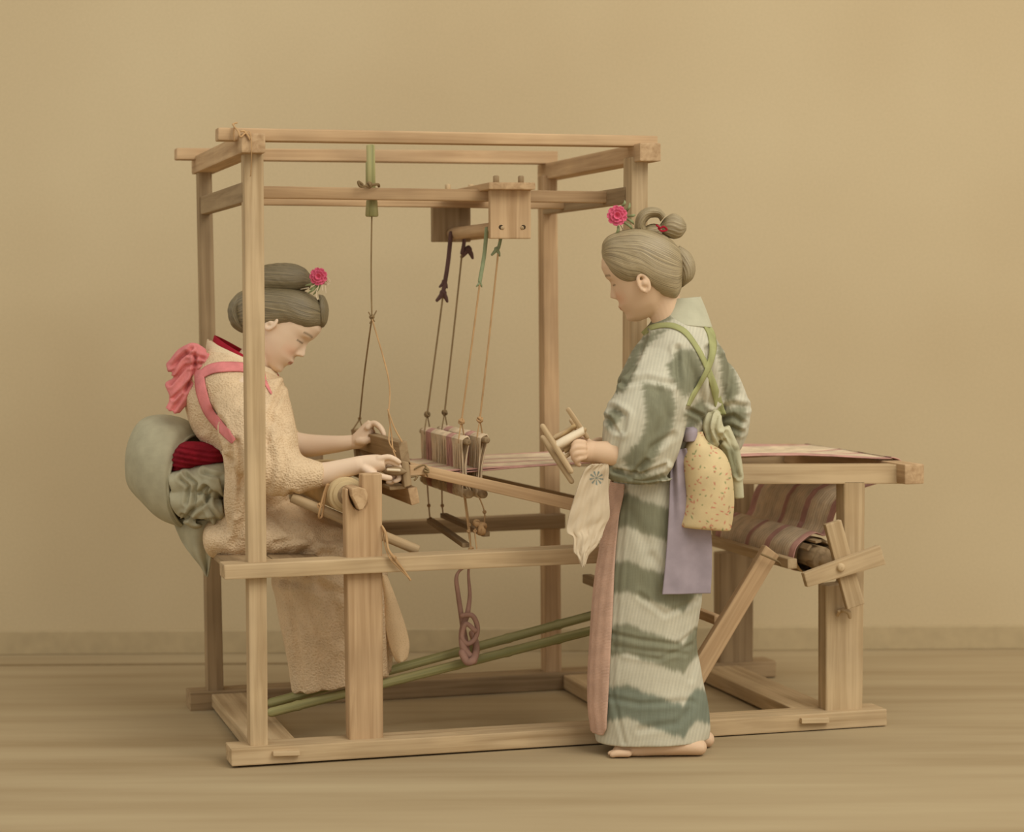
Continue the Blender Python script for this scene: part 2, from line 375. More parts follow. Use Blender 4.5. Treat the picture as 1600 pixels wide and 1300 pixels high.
# far twin
def shift_px(pts, y0, y1):   # the same outline on another plane
    r = []
    for a, b in pts:
        q = P(a, b, y0); q[1] = y1; r.append(tuple(proj(q)))
    return r
near = [(540, 764), (545, 775), (548, 786), (554, 795), (562, 798), (569, 795), (573, 787), (573, 775), (566, 768), (566, 741), (597, 740), (599, 1158), (546, 1158)]
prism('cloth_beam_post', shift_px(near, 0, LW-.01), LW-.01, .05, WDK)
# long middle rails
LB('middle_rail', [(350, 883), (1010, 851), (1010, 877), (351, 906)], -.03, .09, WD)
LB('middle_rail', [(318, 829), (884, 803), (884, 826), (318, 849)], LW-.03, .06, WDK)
# seat board
a = P(350, 883, -.03); zr = a[2]
sx0 = G(362, 879, zr)[0]; sx1 = G(508, 868, zr)[0]
for k in range(2):
    w = (sx1-sx0)/2; box('seat_board', sx0+w*k+.001, sx0+w*(k+1)-.001, .06, .70, zr-.034, zr-.012, WDK, loom)
# top: two long beams lapped over two cross beams
def crossbeam(px, y0, y1, m, name='top_cross_beam'):
    (a0, b0), (a1, b1) = px; p = P(a0, b0, y0); q = P(a1, b1, y0); return box(name, p[0], q[0], y0, y1, q[2], p[2], m, loom)
crossbeam(((377, 208), (415, 239)), -.05, LW+.10, WR)
crossbeam(((1000, 223), (1033, 252)), -.05, LW+.10, WR)
LB('top_beam', [(341, 199), (1028, 212), (1028, 229), (341, 219)], .0, .06, WR)
LB('top_beam', [(276, 231), (872, 236), (872, 256), (276, 249)], LW, .06, WR)
# short cross rails under them and the two long upper rails
xl = P(396, 300, 0.02)[0]; p0 = P(372, 284, .02); p1 = P(372, 316, .02)
box('upper_cross_rail', xl-.03, xl-.0, .03, LW, p1[2], p0[2], WDK, loom)
p0 = P(975, 291, .02); p1 = P(975, 317, .02); xr = P(996, 300, 0.02)[0]
box('upper_cross_rail', xr-.03, xr, .05, LW, p1[2], p0[2], WDK, loom)
LB('upper_rail', [(378, 290), (950, 299), (950, 317), (378, 309)], .21, .035, WR)
q0 = P(378, 291, .21); q1 = P(950, 299, .21); q2 = P(950, 317, .21); q3 = P(378, 309, .21); dy = np.array([0, .42, 0])
hexa('upper_rail', [q0+dy, q1+dy, q2+dy, q3+dy]+[q+dy+np.array([0, .035, 0]) for q in (q0, q1, q2, q3)], WR, loom)
# rear bay
rear = [(1307+12, 752), (1352, 752), (1348, 1114), (1291, 1114), (1291, 915), (1319, 912)]
prism('post', rear, 0, .06, WD)
prism('post', [(q[0], q[1]) for q in shift_px(rear, 0, LW-.01)], LW-.01, .06, WDK)
LB('rear_rail', [(1030, 727), (1440, 726), (1440, 756), (1030, 757)], .0, .06, WD)
rr = [P(1030, 727, .0), P(1440, 726, .0), P(1440, 756, .0), P(1030, 757, .0)]; dy = np.array([0, LW-.02, 0])
ztp = rr[0][2]
hexa('rear_rail', [q+dy-np.array([0, 0, .01]) for q in rr]+[q+dy-np.array([0, -.05, .01]) for q in rr], WDK, loom)
crossbeam(((1414, 726), (1444, 756)), -.055, LW+.05, WR, 'warp_guide_beam')
# diagonal prop and the bar it is tied to
pa = P(1228, 878, .10); pb = pa.copy(); pb[1] = LW-.05
bar('support_bar', pa-np.array([0, .05, 0]), pb, .03, .03, WD, loom, side=(1, 0, 0))
LB('diagonal_prop', [(1197, 852), (1218, 868), (1066, 1126), (1044, 1104)], .02, .03, WR)
q = P(1122, 969, .05); box('prop_bar', q[0]-.012, q[0]+.012, .05, .38, q[2]-.014, q[2]+.014, WR, loom)
tube('lashing', [P(1190, 866, .0), P(1204, 872, -.005), P(1216, 878, .0), P(1220, 884, .06), P(1208, 872, .07), P(1194, 864, .05)], .003, CORDD, loom, nu=8)
# peg on the rear post
v1 = tube_arr([P(1312, 955, -.0), P(1318, 953, -.02), P(1326, 957, -.03), P(1328, 964, -.025)], [.006, .007, .007, .006], 10)
v2 = tube_arr([P(1309, 961, -.0), P(1311, 955, -.025)], .005, 8)
v, f, g = merge([v1, v2]); mk('peg', v, f, WD, loom, gr=g)
# stub behind the front apron
q = P(912, 904, .48); box('stub_rail', q[0]-.005, q[0]+.025, .075, .48, q[2]-.014, q[2]+.014, WDK, loom)
# cord tied round the front corner
cp = [P(366, 198, -.01), P(372, 205, -.055), P(376, 214, -.06), P(384, 208, -.055), P(391, 219, -.055), P(383, 206, -.055), P(377, 205, -.06)]
v1 = tube_arr(cp, .0028, 6, 40); v2 = tube_arr([P(378, 212, -.055), P(390, 206, -.056), P(393, 232, -.056), P(392, 270, -.02), P(391, 275, -.01)], .0014, 6, 30)
v3 = tube_arr([P(366, 219, -.01), P(365, 209, -.01), P(366, 198, -.008), P(364, 194, .0), P(370, 192, .02)], .0025, 6, 20)
v, f, g = merge([v1, v2, v3]); mk('corner_cord', v, f, CORD, loom, gr=g)

# ---------------------------------------------------------------- heddle pulley bracket riding on the upper rails
yb0, yb1 = .02, .80
o0 = P(800, 330, yb0)
br = thing('pulley_bracket', 'wooden bracket of two hanging boards joined by a roller, resting on the upper rails', 'bracket', o0)
n_tl = P(766, 297, .14); n_br = P(832, 373, .14)
zt = P(800, 296, .14)[2]; zb = n_br[2]
sb0 = box('side_board', n_tl[0], P(830, 330, .14)[0], .14, .165, zb, zt, WR, br)
ft = P(676, 378, .70); fx = P(736, 378, .70)[0]
box('side_board', ft[0], fx, .70, .725, ft[2], zt, WDK, br)
zrt = P(600, 294, .21)[2]+.001
q = P(770, 290, .10)
prs = box('top_board', P(764, 290, .10)[0], P(837, 290, .10)[0], .10, .75, zt-.002, zt+.018, WR, br)
for px in (778, 817):
    cyl('peg', (P(px, 285, .13)[0], .15, zt+.016), (P(px, 275, .13)[0], .15, zt+.040), .009, WD, prs, 12)
    cyl('peg', (P(px, 285, .13)[0], .712, zt+.016), (P(px, 275, .13)[0], .712, zt+.045), .009, WD, prs, 12)
rc = P(757, 355, .14); xm = (n_tl[0]+P(830, 330, .14)[0])/2
zro = P(782, 356, .14)[2]
cyl('roller', (P(783, 356, .14)[0], .163, zro), (P(783, 356, .14)[0], .725, zro), .019, WR, br)
cyl('roller', (P(818, 356, .14)[0], .163, zro), (P(818, 356, .14)[0], .725, zro), .019, WR, br)
HOLE_SHADE = plain('hole_shade', (70, 56, 38))  # solid dark discs: the shade inside the axle holes is put into their colour
for k, (px, py) in enumerate(((783, 355), (818, 355))):
    c = P(px, py, .139); cyl('hole_shade_disc', c, c+np.array([0, .02, 0]), .009, HOLE_SHADE, sb0, 14)
    # small crescent of the axle end set against the dark disc
    c2 = c+np.array([.004 if k == 0 else -.004, -.001, -.002]); cyl('axle_end', c2-np.array([0, .002, 0]), c2+np.array([0, .01, 0]), .0055, WD, sb0, 12)

# ---------------------------------------------------------------- bamboo spring lashed to the upper rail with the batten cord
bs = thing('bamboo_spring', 'short green split bamboo lashed upright to the upper rail above the weaver', 'bamboo', P(579, 338, .25))
LBb = lambda px, y, d: slab('strip', px, y, d, BAM, parent=bs, bev=.003)
a = P(581, 338, .262); b = P(579, 226, .262)
cyl('cane', a, b, .0125, BAM, bs, 16)
c1 = P(581, 312, .262); cyl('cane_node', a-np.array([0, 0, .001]), c1, .019, BAM, bs, 18, r2=.016)
c2 = P(574, 252, .262); c3 = P(574, 300, .262); cyl('split_strip', c3, c2, .005, BAM, bs, 8)
v, f, g = merge([tube_arr([P(566, 288, .19), P(560, 284, .19), P(563, 291, .19), P(575, 290, .20), P(590, 288, .20), P(592, 291, .24)], .004, 8, 30), knot_arr(P(577, 289, .2), .007, 3)])
mk('lashing', v, f, CORDD, bs, gr=g)
v, f, g = merge([tube_arr([P(581, 336, .262), P(580, 420, .262), P(581, 492, .262)], .0022, 8, 20), knot_arr(P(581, 495, .262), .0055, 5), tube_arr([P(576, 488, .262), P(585, 502, .262)], .002, 6), tube_arr([P(588, 486, .262), P(578, 505, .262)], .002, 6)])
mk('hanging_cord', v, f, CORDD, bs, gr=g)

# ---------------------------------------------------------------- batten
bt = thing('batten', 'wooden batten frame hung on cords, held by both hands of the seated weaver', 'batten', P(640, 790, .1))
yn, yf = .07, .74
def dbar(name, px, y0, y1, m, par, bev=.003):   # a bar running in depth whose front end-face is picked at y0
    f = [P(a, b, y0) for a, b in px]; return hexa(name, f+[q+np.array([0, y1-y0, 0]) for q in f], m, par, bev=bev, axis=(0, 1, 0))
dbar('handle_bar', [(622, 691), (636, 689), (641, 722), (627, 723)], yn+.01, yf, WDK, bt)
dbar('shuttle_race', [(637, 763), (652, 761), (656, 786), (643, 790)], yn, yf, WR, bt)
dbar('race_lip', [(608, 760), (634, 758), (636, 764), (609, 766)], yn+.03, yf-.03, WD, bt)
LBt = lambda n, px, y, d, m: slab(n, px, y, d, m, parent=bt, bev=.003)
LBt('end_upright', [(627, 720), (639, 722), (644, 758), (632, 762)], yn-.006, .03, WDK)
p = shift_px([(627, 720), (639, 722), (644, 758), (632, 762)], yn, yf-.03); LBt('end_upright', p, yf-.03, .03, WDK)
A0 = P(630, 721, yn+.03); A1 = P(642, 762, yn+.03); parts = []
for k in range(110):
    y = yn+.035+(yf-yn-.08)*k/109; t = cyl_arr((A0[0], y, A0[2]), (A1[0], y, A1[2]), .0012, 5, bev=.0003); parts.append(t)
v, f, g = merge(parts); mk('reed', v, f, WDK, bt, gr=g, kind='stuff')
LBt('swing_arm', [(640, 722), (990, 800), (990, 820), (645, 741)], .10, .03, WR)
LBt('swing_arm', shift_px([(640, 722), (990, 800), (990, 820), (645, 741)], .10, .66), .66, .03, WDK)
LBt('arm_block', [(640, 727), (668, 726), (670, 741), (641, 744)], .07, .03, WR)
v, f, g = merge([tube_arr([P(648, 733, .068), P(656, 728, .066), P(664, 727, .07), P(670, 738, .06), P(664, 736, .066), P(668, 744, .08)], .0022, 8, 40), knot_arr(P(666, 735, .065), .006, 8), tube_arr([P(640, 746, .07), P(652, 744, .06), P(648, 750, .06)], .003, 6, 14)])
mk('lashing', v, f, CORDD, bt, gr=g)
# the two cords from the knot
k0 = P(581, 497, .262)
far = P(558, 668, yf-.06); nr = P(634, 690, yn+.03)
v, f, g = merge([tube_arr([k0, k0*.5+far*.5, P(562, 655, yf-.07)], .0024, 8, 20), knot_arr(P(562, 654, yf-.07), .004, 2), tube_arr([P(562, 655, yf-.07), P(551, 672, yf-.07)], .0025, 6, 8), tube_arr([P(562, 655, yf-.07), P(566, 668, yf-.07)], .002, 6, 8)])
mk('cord', v, f, CORDD, bt, gr=g)
v, f, g = merge([tube_arr([k0, k0*.5+nr*.5, P(607, 648, yn+.05)], .0022, 8, 20), tube_arr([P(607, 648, yn+.05), P(612, 680, yn+.03), P(614, 702, yn), P(622, 722, yn)], .0022, 6, 20), tube_arr([P(606, 640, yn+.05), P(616, 668, yn+.02), P(628, 690, yn)], .0025, 6, 20), tube_arr([P(610, 660, yn+.05), P(608, 690, yn), P(618, 706, yn)], .0018, 6, 20)])
mk('cord', v, f, CORD, bt, gr=g, label='lighter straw-coloured cord')

# ---------------------------------------------------------------- heddles
THR = []
def threadmat(name, c, rough=.9):
    return plain(name, c, rough, .25)
T1 = threadmat('pale_threads', (216, 190, 152)); T2 = threadmat('rose_threads', (200, 152, 134)); T3 = threadmat('cream_threads', (230, 208, 172))
zc = P(700, 728, .4)[2]
def heddle(near_u, far_u, near_l, label, dx, cords, cmat):
    yN, yF = .17, .68
    nu_ = P(*near_u, yN); fu = nu_.copy(); fu[1] = yF
    nl = P(*near_l, yN); fl_ = nl.copy(); fl_[1] = yF
    h = thing('heddle', label, 'heddle', nl, 'pair of string heddles hanging from the pulley bracket')
    cyl('shaft', nu_-np.array([0, .03, 0]), fu+np.array([0, .03, 0]), .0095, WDK, h, 14)
    cyl('shaft', nl-np.array([0, .03, 0]), fl_+np.array([0, .03, 0]), .012, WDK, h, 14)
    for mi, (mm, sel, nm) in enumerate(((T1, lambda k: k % 3 != 1 and not 28 < k % 60 < 44, 'heddle_threads'), (T2, lambda k: 28 < k % 60 < 44, 'rose_heddle_threads'), (T3, lambda k: k % 3 == 1 and not 28 < k % 60 < 44, 'cream_heddle_threads'))):
        parts = []
        for k in range(120):
            if not sel(k): continue
            y = yN+(yF-yN)*(k+.5)/120; j = random.uniform(-.003, .003); w = .012
            m_ = (nu_+nl)/2; m_ = np.array([m_[0]+random.uniform(-.006, .006)-.004, y+j, zc+random.uniform(-.02, .02)])
            pts = [(nu_[0]-w*.9, y, nu_[2]+.004), (nu_[0], y, nu_[2]+.0115), (nu_[0]+w*.9, y, nu_[2]+.004), (m_[0]+.003, m_[1], m_[2]), (nl[0]+w, y+j, nl[2]), (nl[0], y+j, nl[2]-.013), (nl[0]-w, y+j, nl[2]), (m_[0]-.003, m_[1], m_[2]), (nu_[0]-w*.9, y, nu_[2]+.004)]
            parts.append(tube_arr(pts, .0017, 4, 26, cap=False))
        v, f, g = merge(parts); mk(nm, v, f, mm, h, gr=g, kind='stuff')
    # short loops from the cords onto the upper shaft
    for (cx, cy), P0, yy, cm, m2 in cords:
        # cord from roller to shaft
        e = np.array([nu_[0], yy, nu_[2]]); kx = e+np.array([0, 0, .055])
        v, f, g = merge([tube_arr([P0, (P0+kx)/2+np.array([.001, 0, 0]), kx], .0028, 8, 24), knot_arr(kx, .007, int(cx)), tube_arr([kx, e+np.array([-.012, -.012, 0]), e-np.array([0, .0, .012])], .0022, 6, 10), tube_arr([kx, e+np.array([.012, .012, 0]), e-np.array([0, .0, .012])], .0022, 6, 10)])
        mk('hanging_cord', v, f, m2, h, gr=g)
    return h, nu_, nl
rx1 = P(783, 356, .14)[0]; rx2 = P(818, 356, .14)[0]
hA, a_u, a_l = heddle((728, 690), None, (730, 771), 'string heddle nearer the weaver, with rose and cream threads', 0,
    [((665, 0), np.array([rx1-.021, .64, zro]), .64, PURP, CORDD), ((731, 0), np.array([rx1-.021, .22, zro]), .22, GRC, CORD)], CORDD)
hB, b_u, b_l = heddle((757, 687), None, (752, 771), 'string heddle behind the first, on the side of the standing woman', 0,
    [((690, 0), np.array([rx1+.021, .64, zro]), .64, PURP, CORDD), ((757, 0), np.array([rx1+.021, .22, zro]), .22, GRC, CORD)], CORDD)
# coloured rags bound round the tops of the cords
def along(p, q, t): return p*(1-t)+q*t
def rag(h, P0, e, t0, t1, m, rad, tassel, label):
    a, b = along(P0, e, t0), along(P0, e, t1)
    L = [tube_arr([a, (a+b)/2+np.array([.003, 0, 0]), b], rad, 8, 14)]
    for (dx, dz, w) in tassel:
        c = b+np.array([dx, 0, dz]); L += [knot_arr(c, w*.45, int(abs(dx*1e4))+3)]
        L += [tube_arr([c, c+np.array([-w*.6, .0, -w*.7]), c+np.array([-w*1.1, .003, -w*1.3])], [w*.5, w*.4, w*.3], 8, 8), tube_arr([c, c+np.array([w*.5, .0, -w*.8]), c+np.array([w*.8, .003, -w*1.5])], [w*.5, w*.4, w*.25], 8, 8)]
    v, f, g = merge(L); mk('rag_tie', v, f, m, h, gr=g, label=label)
eA6 = np.array([a_u[0], .64, a_u[2]+.055]); eA2 = np.array([a_u[0], .22, a_u[2]+.055]); eB6 = np.array([b_u[0], .64, b_u[2]+.055]); eB2 = np.array([b_u[0], .22, b_u[2]+.055])
rag(hA, np.array([rx1-.021, .64, zro]), eA6, .0, .33, PURP, .007, [(0, 0, .017), (.004, .035, .012)], 'dark purple rag with knotted ends')
rag(hA, np.array([rx1-.021, .22, zro]), eA2, .0, .27, GRC, .006, [(0, -.005, .008)], 'pale green rag strip')
rag(hB, np.array([rx1+.021, .64, zro]), eB6, .0, .11, PURP, .006, [(.020, .012, .018)], 'dark purple rag bow')
rag(hB, np.array([rx1+.021, .22, zro]), eB2, .0, .10, GRC, .005, [(-.006, -.004, .012)], 'pale green rag tie')

# lams under the heddles
def lam(pf, pn, yN, yF, label, cords):
    n_ = P(*pn, yN); f_ = P(*pf, yF); h = thing('lam', label, 'lam', n_, 'wooden lams tied under the heddles')
    bar('lever', n_, f_, .022, .014, WDK, h, side=(1, 0, 0), bev=.002)
    for pts in cords:
        kk = [tube_arr(pts, .0022, 6, 16), knot_arr(pts[-1], .006, 4), knot_arr(pts[len(pts)//2], .004, 6)]
        v, f, g = merge(kk); mk('tie_cord', v, f, CORD, h, gr=g)
    return h
lam((672, 813), (728, 852), .20, .62, 'dark lam bar below the near heddle', [[np.array([a_l[0], .20, a_l[2]]), P(733, 820, .20), P(736, 862, .18)], [np.array([a_l[0]-.01, .17, a_l[2]]), P(732, 830, .18), P(736, 858, .18)], [np.array([a_l[0], .66, a_l[2]]), P(670, 790, .63), P(672, 812, .62)]])
lam((693, 805), (760, 835), .22, .62, 'dark lam bar below the far heddle', [[np.array([b_l[0], .22, b_l[2]]), P(757, 800, .21), P(755, 828, .2)], [P(746, 820, .2), P(742, 830, .18), P(746, 866, .1)], [np.array([b_l[0], .64, b_l[2]]), P(691, 790, .63), P(693, 806, .62)]])
v, f, g = merge([knot_arr(P(752, 826, .19), .014, 11), knot_arr(P(745, 818, .19), .009, 12)])
tag(mk('cord_knot', v, f, CORD, None, gr=g), 'thick knot of straw cord hanging beside the lams', 'knot')

# ---------------------------------------------------------------- warp: sheet of threads over the rear beam down to the warp beam
gb = P(1414, 726, -.055); gxa = gb[0]; gxb = P(1444, 726, -.055)[0]; gz = gb[2]+.004
bx, bz = P(1262, 860, .15)[0], P(1262, 866, .15)[2]; RB = .055
wp = thing('warp', 'striped rose and cream warp threads stretched from the heddles over the rear beam', 'warp', (gxa-.4, .4, bz))
def warp_thread(y, y2, h0, up):
    pts = [(a_u[0]-.16, y*.9+.04, h0), (a_u[0]-.01, y, zc+up*.18), (a_u[0]+.30, y, zc+.012), (gxa-.35, y2, gz+.006+.02*math.sin(y2*9)), (gxa+.0, y2, gz+.003), ((gxa+gxb)/2, y2, gz+.006), (gxb+.004, y2, gz-.008), (gxb-.004, y2, gz-.05),
           (gxa-.12, y2, (gz+bz)/2+.035), (bx+.045, y2, bz+RB*1.2), (bx, y2, bz+RB*1.26), (bx-.054, y2, bz+RB*.6), (bx-.068, y2, bz-.01)]
    return tube_arr(pts, .0019, 4, 46, cap=False)
groups = {0: [], 1: [], 2: []}
NT = 230
for k in range(NT):
    t = (k+.5)/NT; y = .19+.47*t; y2 = .10+.64*t+random.uniform(-.002, .002)
    st = t*9 % 1; g_ = 1 if (t < .06 or .30 < t < .36 or .55 < t < .60 or .93 < t) else (0 if (k//3) % 2 else 2)
    groups[g_].append(warp_thread(y, y2, zc-.006, .02*(1 if k % 2 else -1)))
for k, (mm, nm) in enumerate(((T1, 'pale_warp_threads'), (T2, 'rose_warp_threads'), (T3, 'cream_warp_threads'))):
    v, f, g = merge(groups[k]); mk(nm, v, f, mm, wp, gr=g, kind='stuff')
# warp beam
wb = thing('warp_beam', 'wooden warp beam wound with striped yarn, turned by a four-armed wooden cross', 'warp beam', (bx, 0, bz-RB))
cyl('beam', (bx, .04, bz), (bx, LW, bz), .034, WDK, wb)
v, f, g = cyl_arr((bx, .11, bz), (bx, .76, bz), RB, 40)
nseg = 60; rows = []
th = np.linspace(0, 2*np.pi, 40, endpoint=False); ys = np.linspace(.10, .77, nseg)
rad = RB*(1+.05*np.sin(ys*70)+.04*np.sin(ys*151))
vv = np.stack([bx+rad[:, None]*np.cos(th)[None], ys[:, None]*np.ones(40)[None], bz+rad[:, None]*np.sin(th)[None]], 2)
ct = np.array([lin((206, 178, 138)), lin((178, 138, 116)), lin((136, 116, 84)), lin((216, 192, 152))]); ci = (np.floor((ys-.1)/.67*22).astype(int)*7 % 4)
yc = np.repeat(ct[ci], 40, 0); YM = cloth('wound_yarn', None, 'crepe', 300, .5)
mk('wound_yarn', vv.reshape(-1, 3), gridfaces(nseg, 40), YM, wb, col=yc, kind=None)
for k, (dy, ang) in enumerate(((0, 0), (0, 40), (0, 80), (0, 120))):   # slats bound in with the yarn at the near end
    a_ = math.radians(20+ang); c = np.array([bx+RB*.9*math.cos(a_), .10, bz+RB*.9*math.sin(a_)])
    bar('slat', c-np.array([0, .05, 0]), c+np.array([0, .10, 0]), .02, .008, WDK, wb, side=(-math.sin(a_), 0, math.cos(a_)), bev=.002)
hx = P(1312, 886, -.09); cyl('axle', (hx[0], -.105, hx[2]), (bx*.0+hx[0], .05, hx[2]), .012, WD, wb, 14)
cyl('axle', (hx[0], .03, hx[2]), (hx[0]*.5+bx*.5, .10, bz*.5+hx[2]*.5), .03, WDK, wb, 16)
LBw = lambda n, px, y, d: slab(n, px, y, d, WD, parent=wb, bev=.004)
LBw('handle_arm', [(1290, 820), (1315, 812), (1352, 944), (1325, 953)], -.07, .022)
LBw('handle_arm', [(1256, 896), (1376, 852), (1385, 882), (1262, 918)], -.094, .024)

# ---------------------------------------------------------------- cloth beam, cloth, rods
zcb = P(559, 780, 0)[2]; xcb = P(553, 780, .05)[0]
cb = thing('cloth_beam', 'wooden cloth beam wrapped with pale woven cloth, held in the notched post by the weaver', 'cloth beam', (xcb, 0, zcb-.05))
ax_ = P(560, 779, -.02)
prism('beam_end', [(549, 764), (560, 761), (571, 764), (575, 773), (574, 785), (567, 797), (561, 797), (556, 786), (550, 775)], -.03, .10, WR, cb, bev=.002)
cyl('beam', (ax_[0], .05, zcb), (ax_[0], LW+.03, zcb), .022, WR, cb)
CL = plain('pale_woven_cloth', (202, 176, 130), .9, .12)
rr_ = .05; ccx = P(541, 772, .10)[0]; ccz = P(541, 773, .10)[2]
cyl('cloth_roll', (ccx, .09, ccz), (ccx, .76, ccz), rr_, CL, cb, 40)
for k in range(3): cyl('roll_edge', (ccx, .083-.0015*k, ccz), (ccx, .093, ccz), rr_*(.82-.22*k), WDK if k % 2 else CL, cb, 36)
pts = []; nY = 12
ys = np.linspace(.16, .70, nY); prof = [(ccx-.01, ccz+rr_), (ccx+.06, ccz+rr_+.006), (A0[0]+.02, zc-.004), (A0[0]+.10, zc-.004)]
pr = spline(np.array(prof), 24)
vv = np.array([[(p[0], y, p[1]+o_) for y in ys] for o_ in (0, -.002) for p in pr]).reshape(-1, 3)
F = np.concatenate([gridfaces(24, nY, False), gridfaces(24, nY, False)[:, ::-1]+24*nY])
mk('woven_cloth', vv, F, CL, cb)
# apron of cloth seen above the weaver's near arm
# turning stick and loose cord
ts = thing('turning_stick', 'round wooden stick slanting behind the notched post over the middle rail', 'stick', P(655, 860, .02))
sa, sb = P(455, 777, .16), P(654, 860, .10)
cyl('stick', sa, sb, .0145, WD, ts, 18)
v, f, g = merge([tube_arr([P(511, 757, .09), P(505, 775, .10), P(498, 806, .11), P(503, 806, .13), P(508, 775, .13), P(513, 757, .12)], .003, 8, 36), knot_arr(P(500, 790, .11), .006, 3)])
mk('cord_loop', v, f, CORD, ts, gr=g)
v, f, g = merge([tube_arr([P(597, 822, -.003), P(603, 835, -.02), P(607, 858, -.042), P(618, 875, -.045), P(630, 890, -.045), P(641, 906, -.04)], [.003, .004, .003, .005, .003, .003], 8, 50), knot_arr(P(615, 872, -.045), .006, 3), tube_arr([P(598, 828, -.004), P(601, 850, -.02), P(609, 872, -.044), P(622, 886, -.044), P(639, 903, -.043)], .0022, 6, 30)])
tag(mk('loose_cord', v, f, CORD, None, gr=g), 'frayed straw cord dangling over the middle rail beside the notched post', 'cord')

# ---------------------------------------------------------------- bamboo treadles with pink strap
for nm, a, b, ya, lab in (('bamboo_pole', (424, 1113), (1015, 962), (.30, .20), 'lower green bamboo treadle pole slung under the loom'), ('bamboo_pole', (424, 1098), (1015, 937), (.36, .27), 'upper green bamboo treadle pole slung under the loom')):
    p0, p1 = P(a[0], a[1], ya[0]), P(b[0], b[1], ya[1]); p0[2] = max(p0[2], zs+.016)
    n = 90; t = np.linspace(0, 1, n); pts = p0[None]*(1-t)[:, None]+p1[None]*t[:, None]
    r = .0135+.0022*np.exp(-(((t*7.3) % 1-.5)/.035)**2)
    v, f, g = tube_arr(pts, r, 14, n); tag(mk(nm, v, f, BAM, None, gr=g), lab, 'bamboo', 'bamboo treadle poles')
def strapz(keys): return [P(*k) for k in keys]
L = [tube_arr(strapz([(740, 866, .2), (735, 880, .22), (718, 892, .25), (713, 905, .25), (716, 930, .25), (722, 970, .25), (727, 1005, .24), (731, 1030, .20)]), [.004, .004, .004, .006, .007, .008, .010, .011], 8, 50),
     tube_arr(strapz([(738, 866, .2), (732, 893, .24), (734, 930, .25), (730, 960, .24), (722, 985, .23), (724, 1012, .20), (740, 1032, .19)]), [.004, .004, .006, .008, .009, .011, .012], 8, 50),
     tube_arr(strapz([(722, 962, .22), (738, 962, .21), (746, 980, .21), (742, 998, .21), (730, 1006, .2), (722, 995, .21), (728, 975, .21), (742, 985, .20)]), .0075, 8, 60),
     tube_arr(strapz([(722, 1020, .19), (730, 1034, .17), (740, 1030, .17), (744, 1010, .25), (738, 990, .3)]), .011, 8, 30)]
v, f, g = merge(L); tag(mk('treadle_strap', v, f, MAUVE, None, gr=g), 'faded pink knotted cloth strap holding up the bamboo treadles', 'strap')
# ================================================================ people
from mathutils.bvhtree import BVHTree
def remesh(parts, vox, smooth=2, fac=.5):
    v, f, _ = merge([(p[0], p[1]) for p in parts])
    me = bpy.data.meshes.new('tmp'); me.from_pydata(v.tolist(), [], f.tolist()); me.validate(); o = bpy.data.objects.new('tmp', me); COL.objects.link(o)
    m = o.modifiers.new('r', 'REMESH'); m.mode = 'VOXEL'; m.voxel_size = vox
    if smooth: q = o.modifiers.new('s', 'SMOOTH'); q.factor = fac; q.iterations = smooth
    bpy.context.view_layer.update(); dg = bpy.context.evaluated_depsgraph_get(); e = o.evaluated_get(dg); m2 = e.to_mesh()
    n = len(m2.vertices); co = np.empty(n*3); m2.vertices.foreach_get('co', co); co = co.reshape(-1, 3)
    nr = np.empty(n*3); m2.vertices.foreach_get('normal', nr); nr = nr.reshape(-1, 3)
    F = np.empty(len(m2.loops), int); m2.loops.foreach_get('vertex_index', F)
    tot = np.empty(len(m2.polygons), int); m2.polygons.foreach_get('loop_total', tot)
    F = F.reshape(-1, 4) if (tot == 4).all() else None
    e.to_mesh_clear(); bpy.data.objects.remove(o); bpy.data.meshes.remove(me)
    return co, nr, F
def projv(v):
    q = v-CAM; z = q@FW
    return 800+FPX*(q@RT)/z, 650-FPX*(q@UP)/z
def facing(v, n):
    q = v-CAM; return -(n*q).sum(1)/np.linalg.norm(q, axis=1)
def seg_dist(x, y, poly):
    d = np.full(x.shape, 1e9); sgn = np.zeros(x.shape)
    for (a, b), (c, e) in zip(poly[:-1], poly[1:]):
        ux, uy = c-a, e-b; L = ux*ux+uy*uy; t = np.clip(((x-a)*ux+(y-b)*uy)/L, 0, 1); dx, dy = x-a-t*ux, y-b-t*uy
        dd = np.hypot(dx, dy); m = dd < d; d = np.where(m, dd, d); sgn = np.where(m, np.sign(ux*dy-uy*dx), sgn)
    return d, sgn
def crease(v, n, poly, depth, width):
    """press a fold along a polyline into the side seen from the front"""
    x, y = projv(v); fa = facing(v, n) > -.1; d, s = seg_dist(x, y, poly)
    # groove with a raised shoulder: reads as folded cloth
    w = np.exp(-(d/width)**2)-.55*np.exp(-((d-1.6*width)/width)**2)
    k = np.where(fa, w, 0)*depth
    return v-n*k[:, None]
def inpoly(x, y, poly):
    r = np.zeros(x.shape, bool); j = len(poly)-1
    for i in range(len(poly)):
        xi, yi = poly[i]; xj, yj = poly[j]
        c = ((yi > y) != (yj > y)) & (x < (xj-xi)*(y-yi)/(yj-yi+1e-9)+xi); r ^= c; j = i
    return r
def polymask(x, y, poly, soft):
    d, _ = seg_dist(x, y, list(poly)+[poly[0]]); s = np.where(inpoly(x, y, poly), -d, d); return 1/(1+np.exp(np.clip(s/soft, -30, 30)))
def hnoise(a, seed=0):     # 1-d value noise
    rs = np.random.RandomState(seed); t = rs.rand(4096); i = np.floor(a).astype(int); f = a-i; f = f*f*(3-2*f)
    return t[i % 4096]*(1-f)+t[(i+1) % 4096]*f
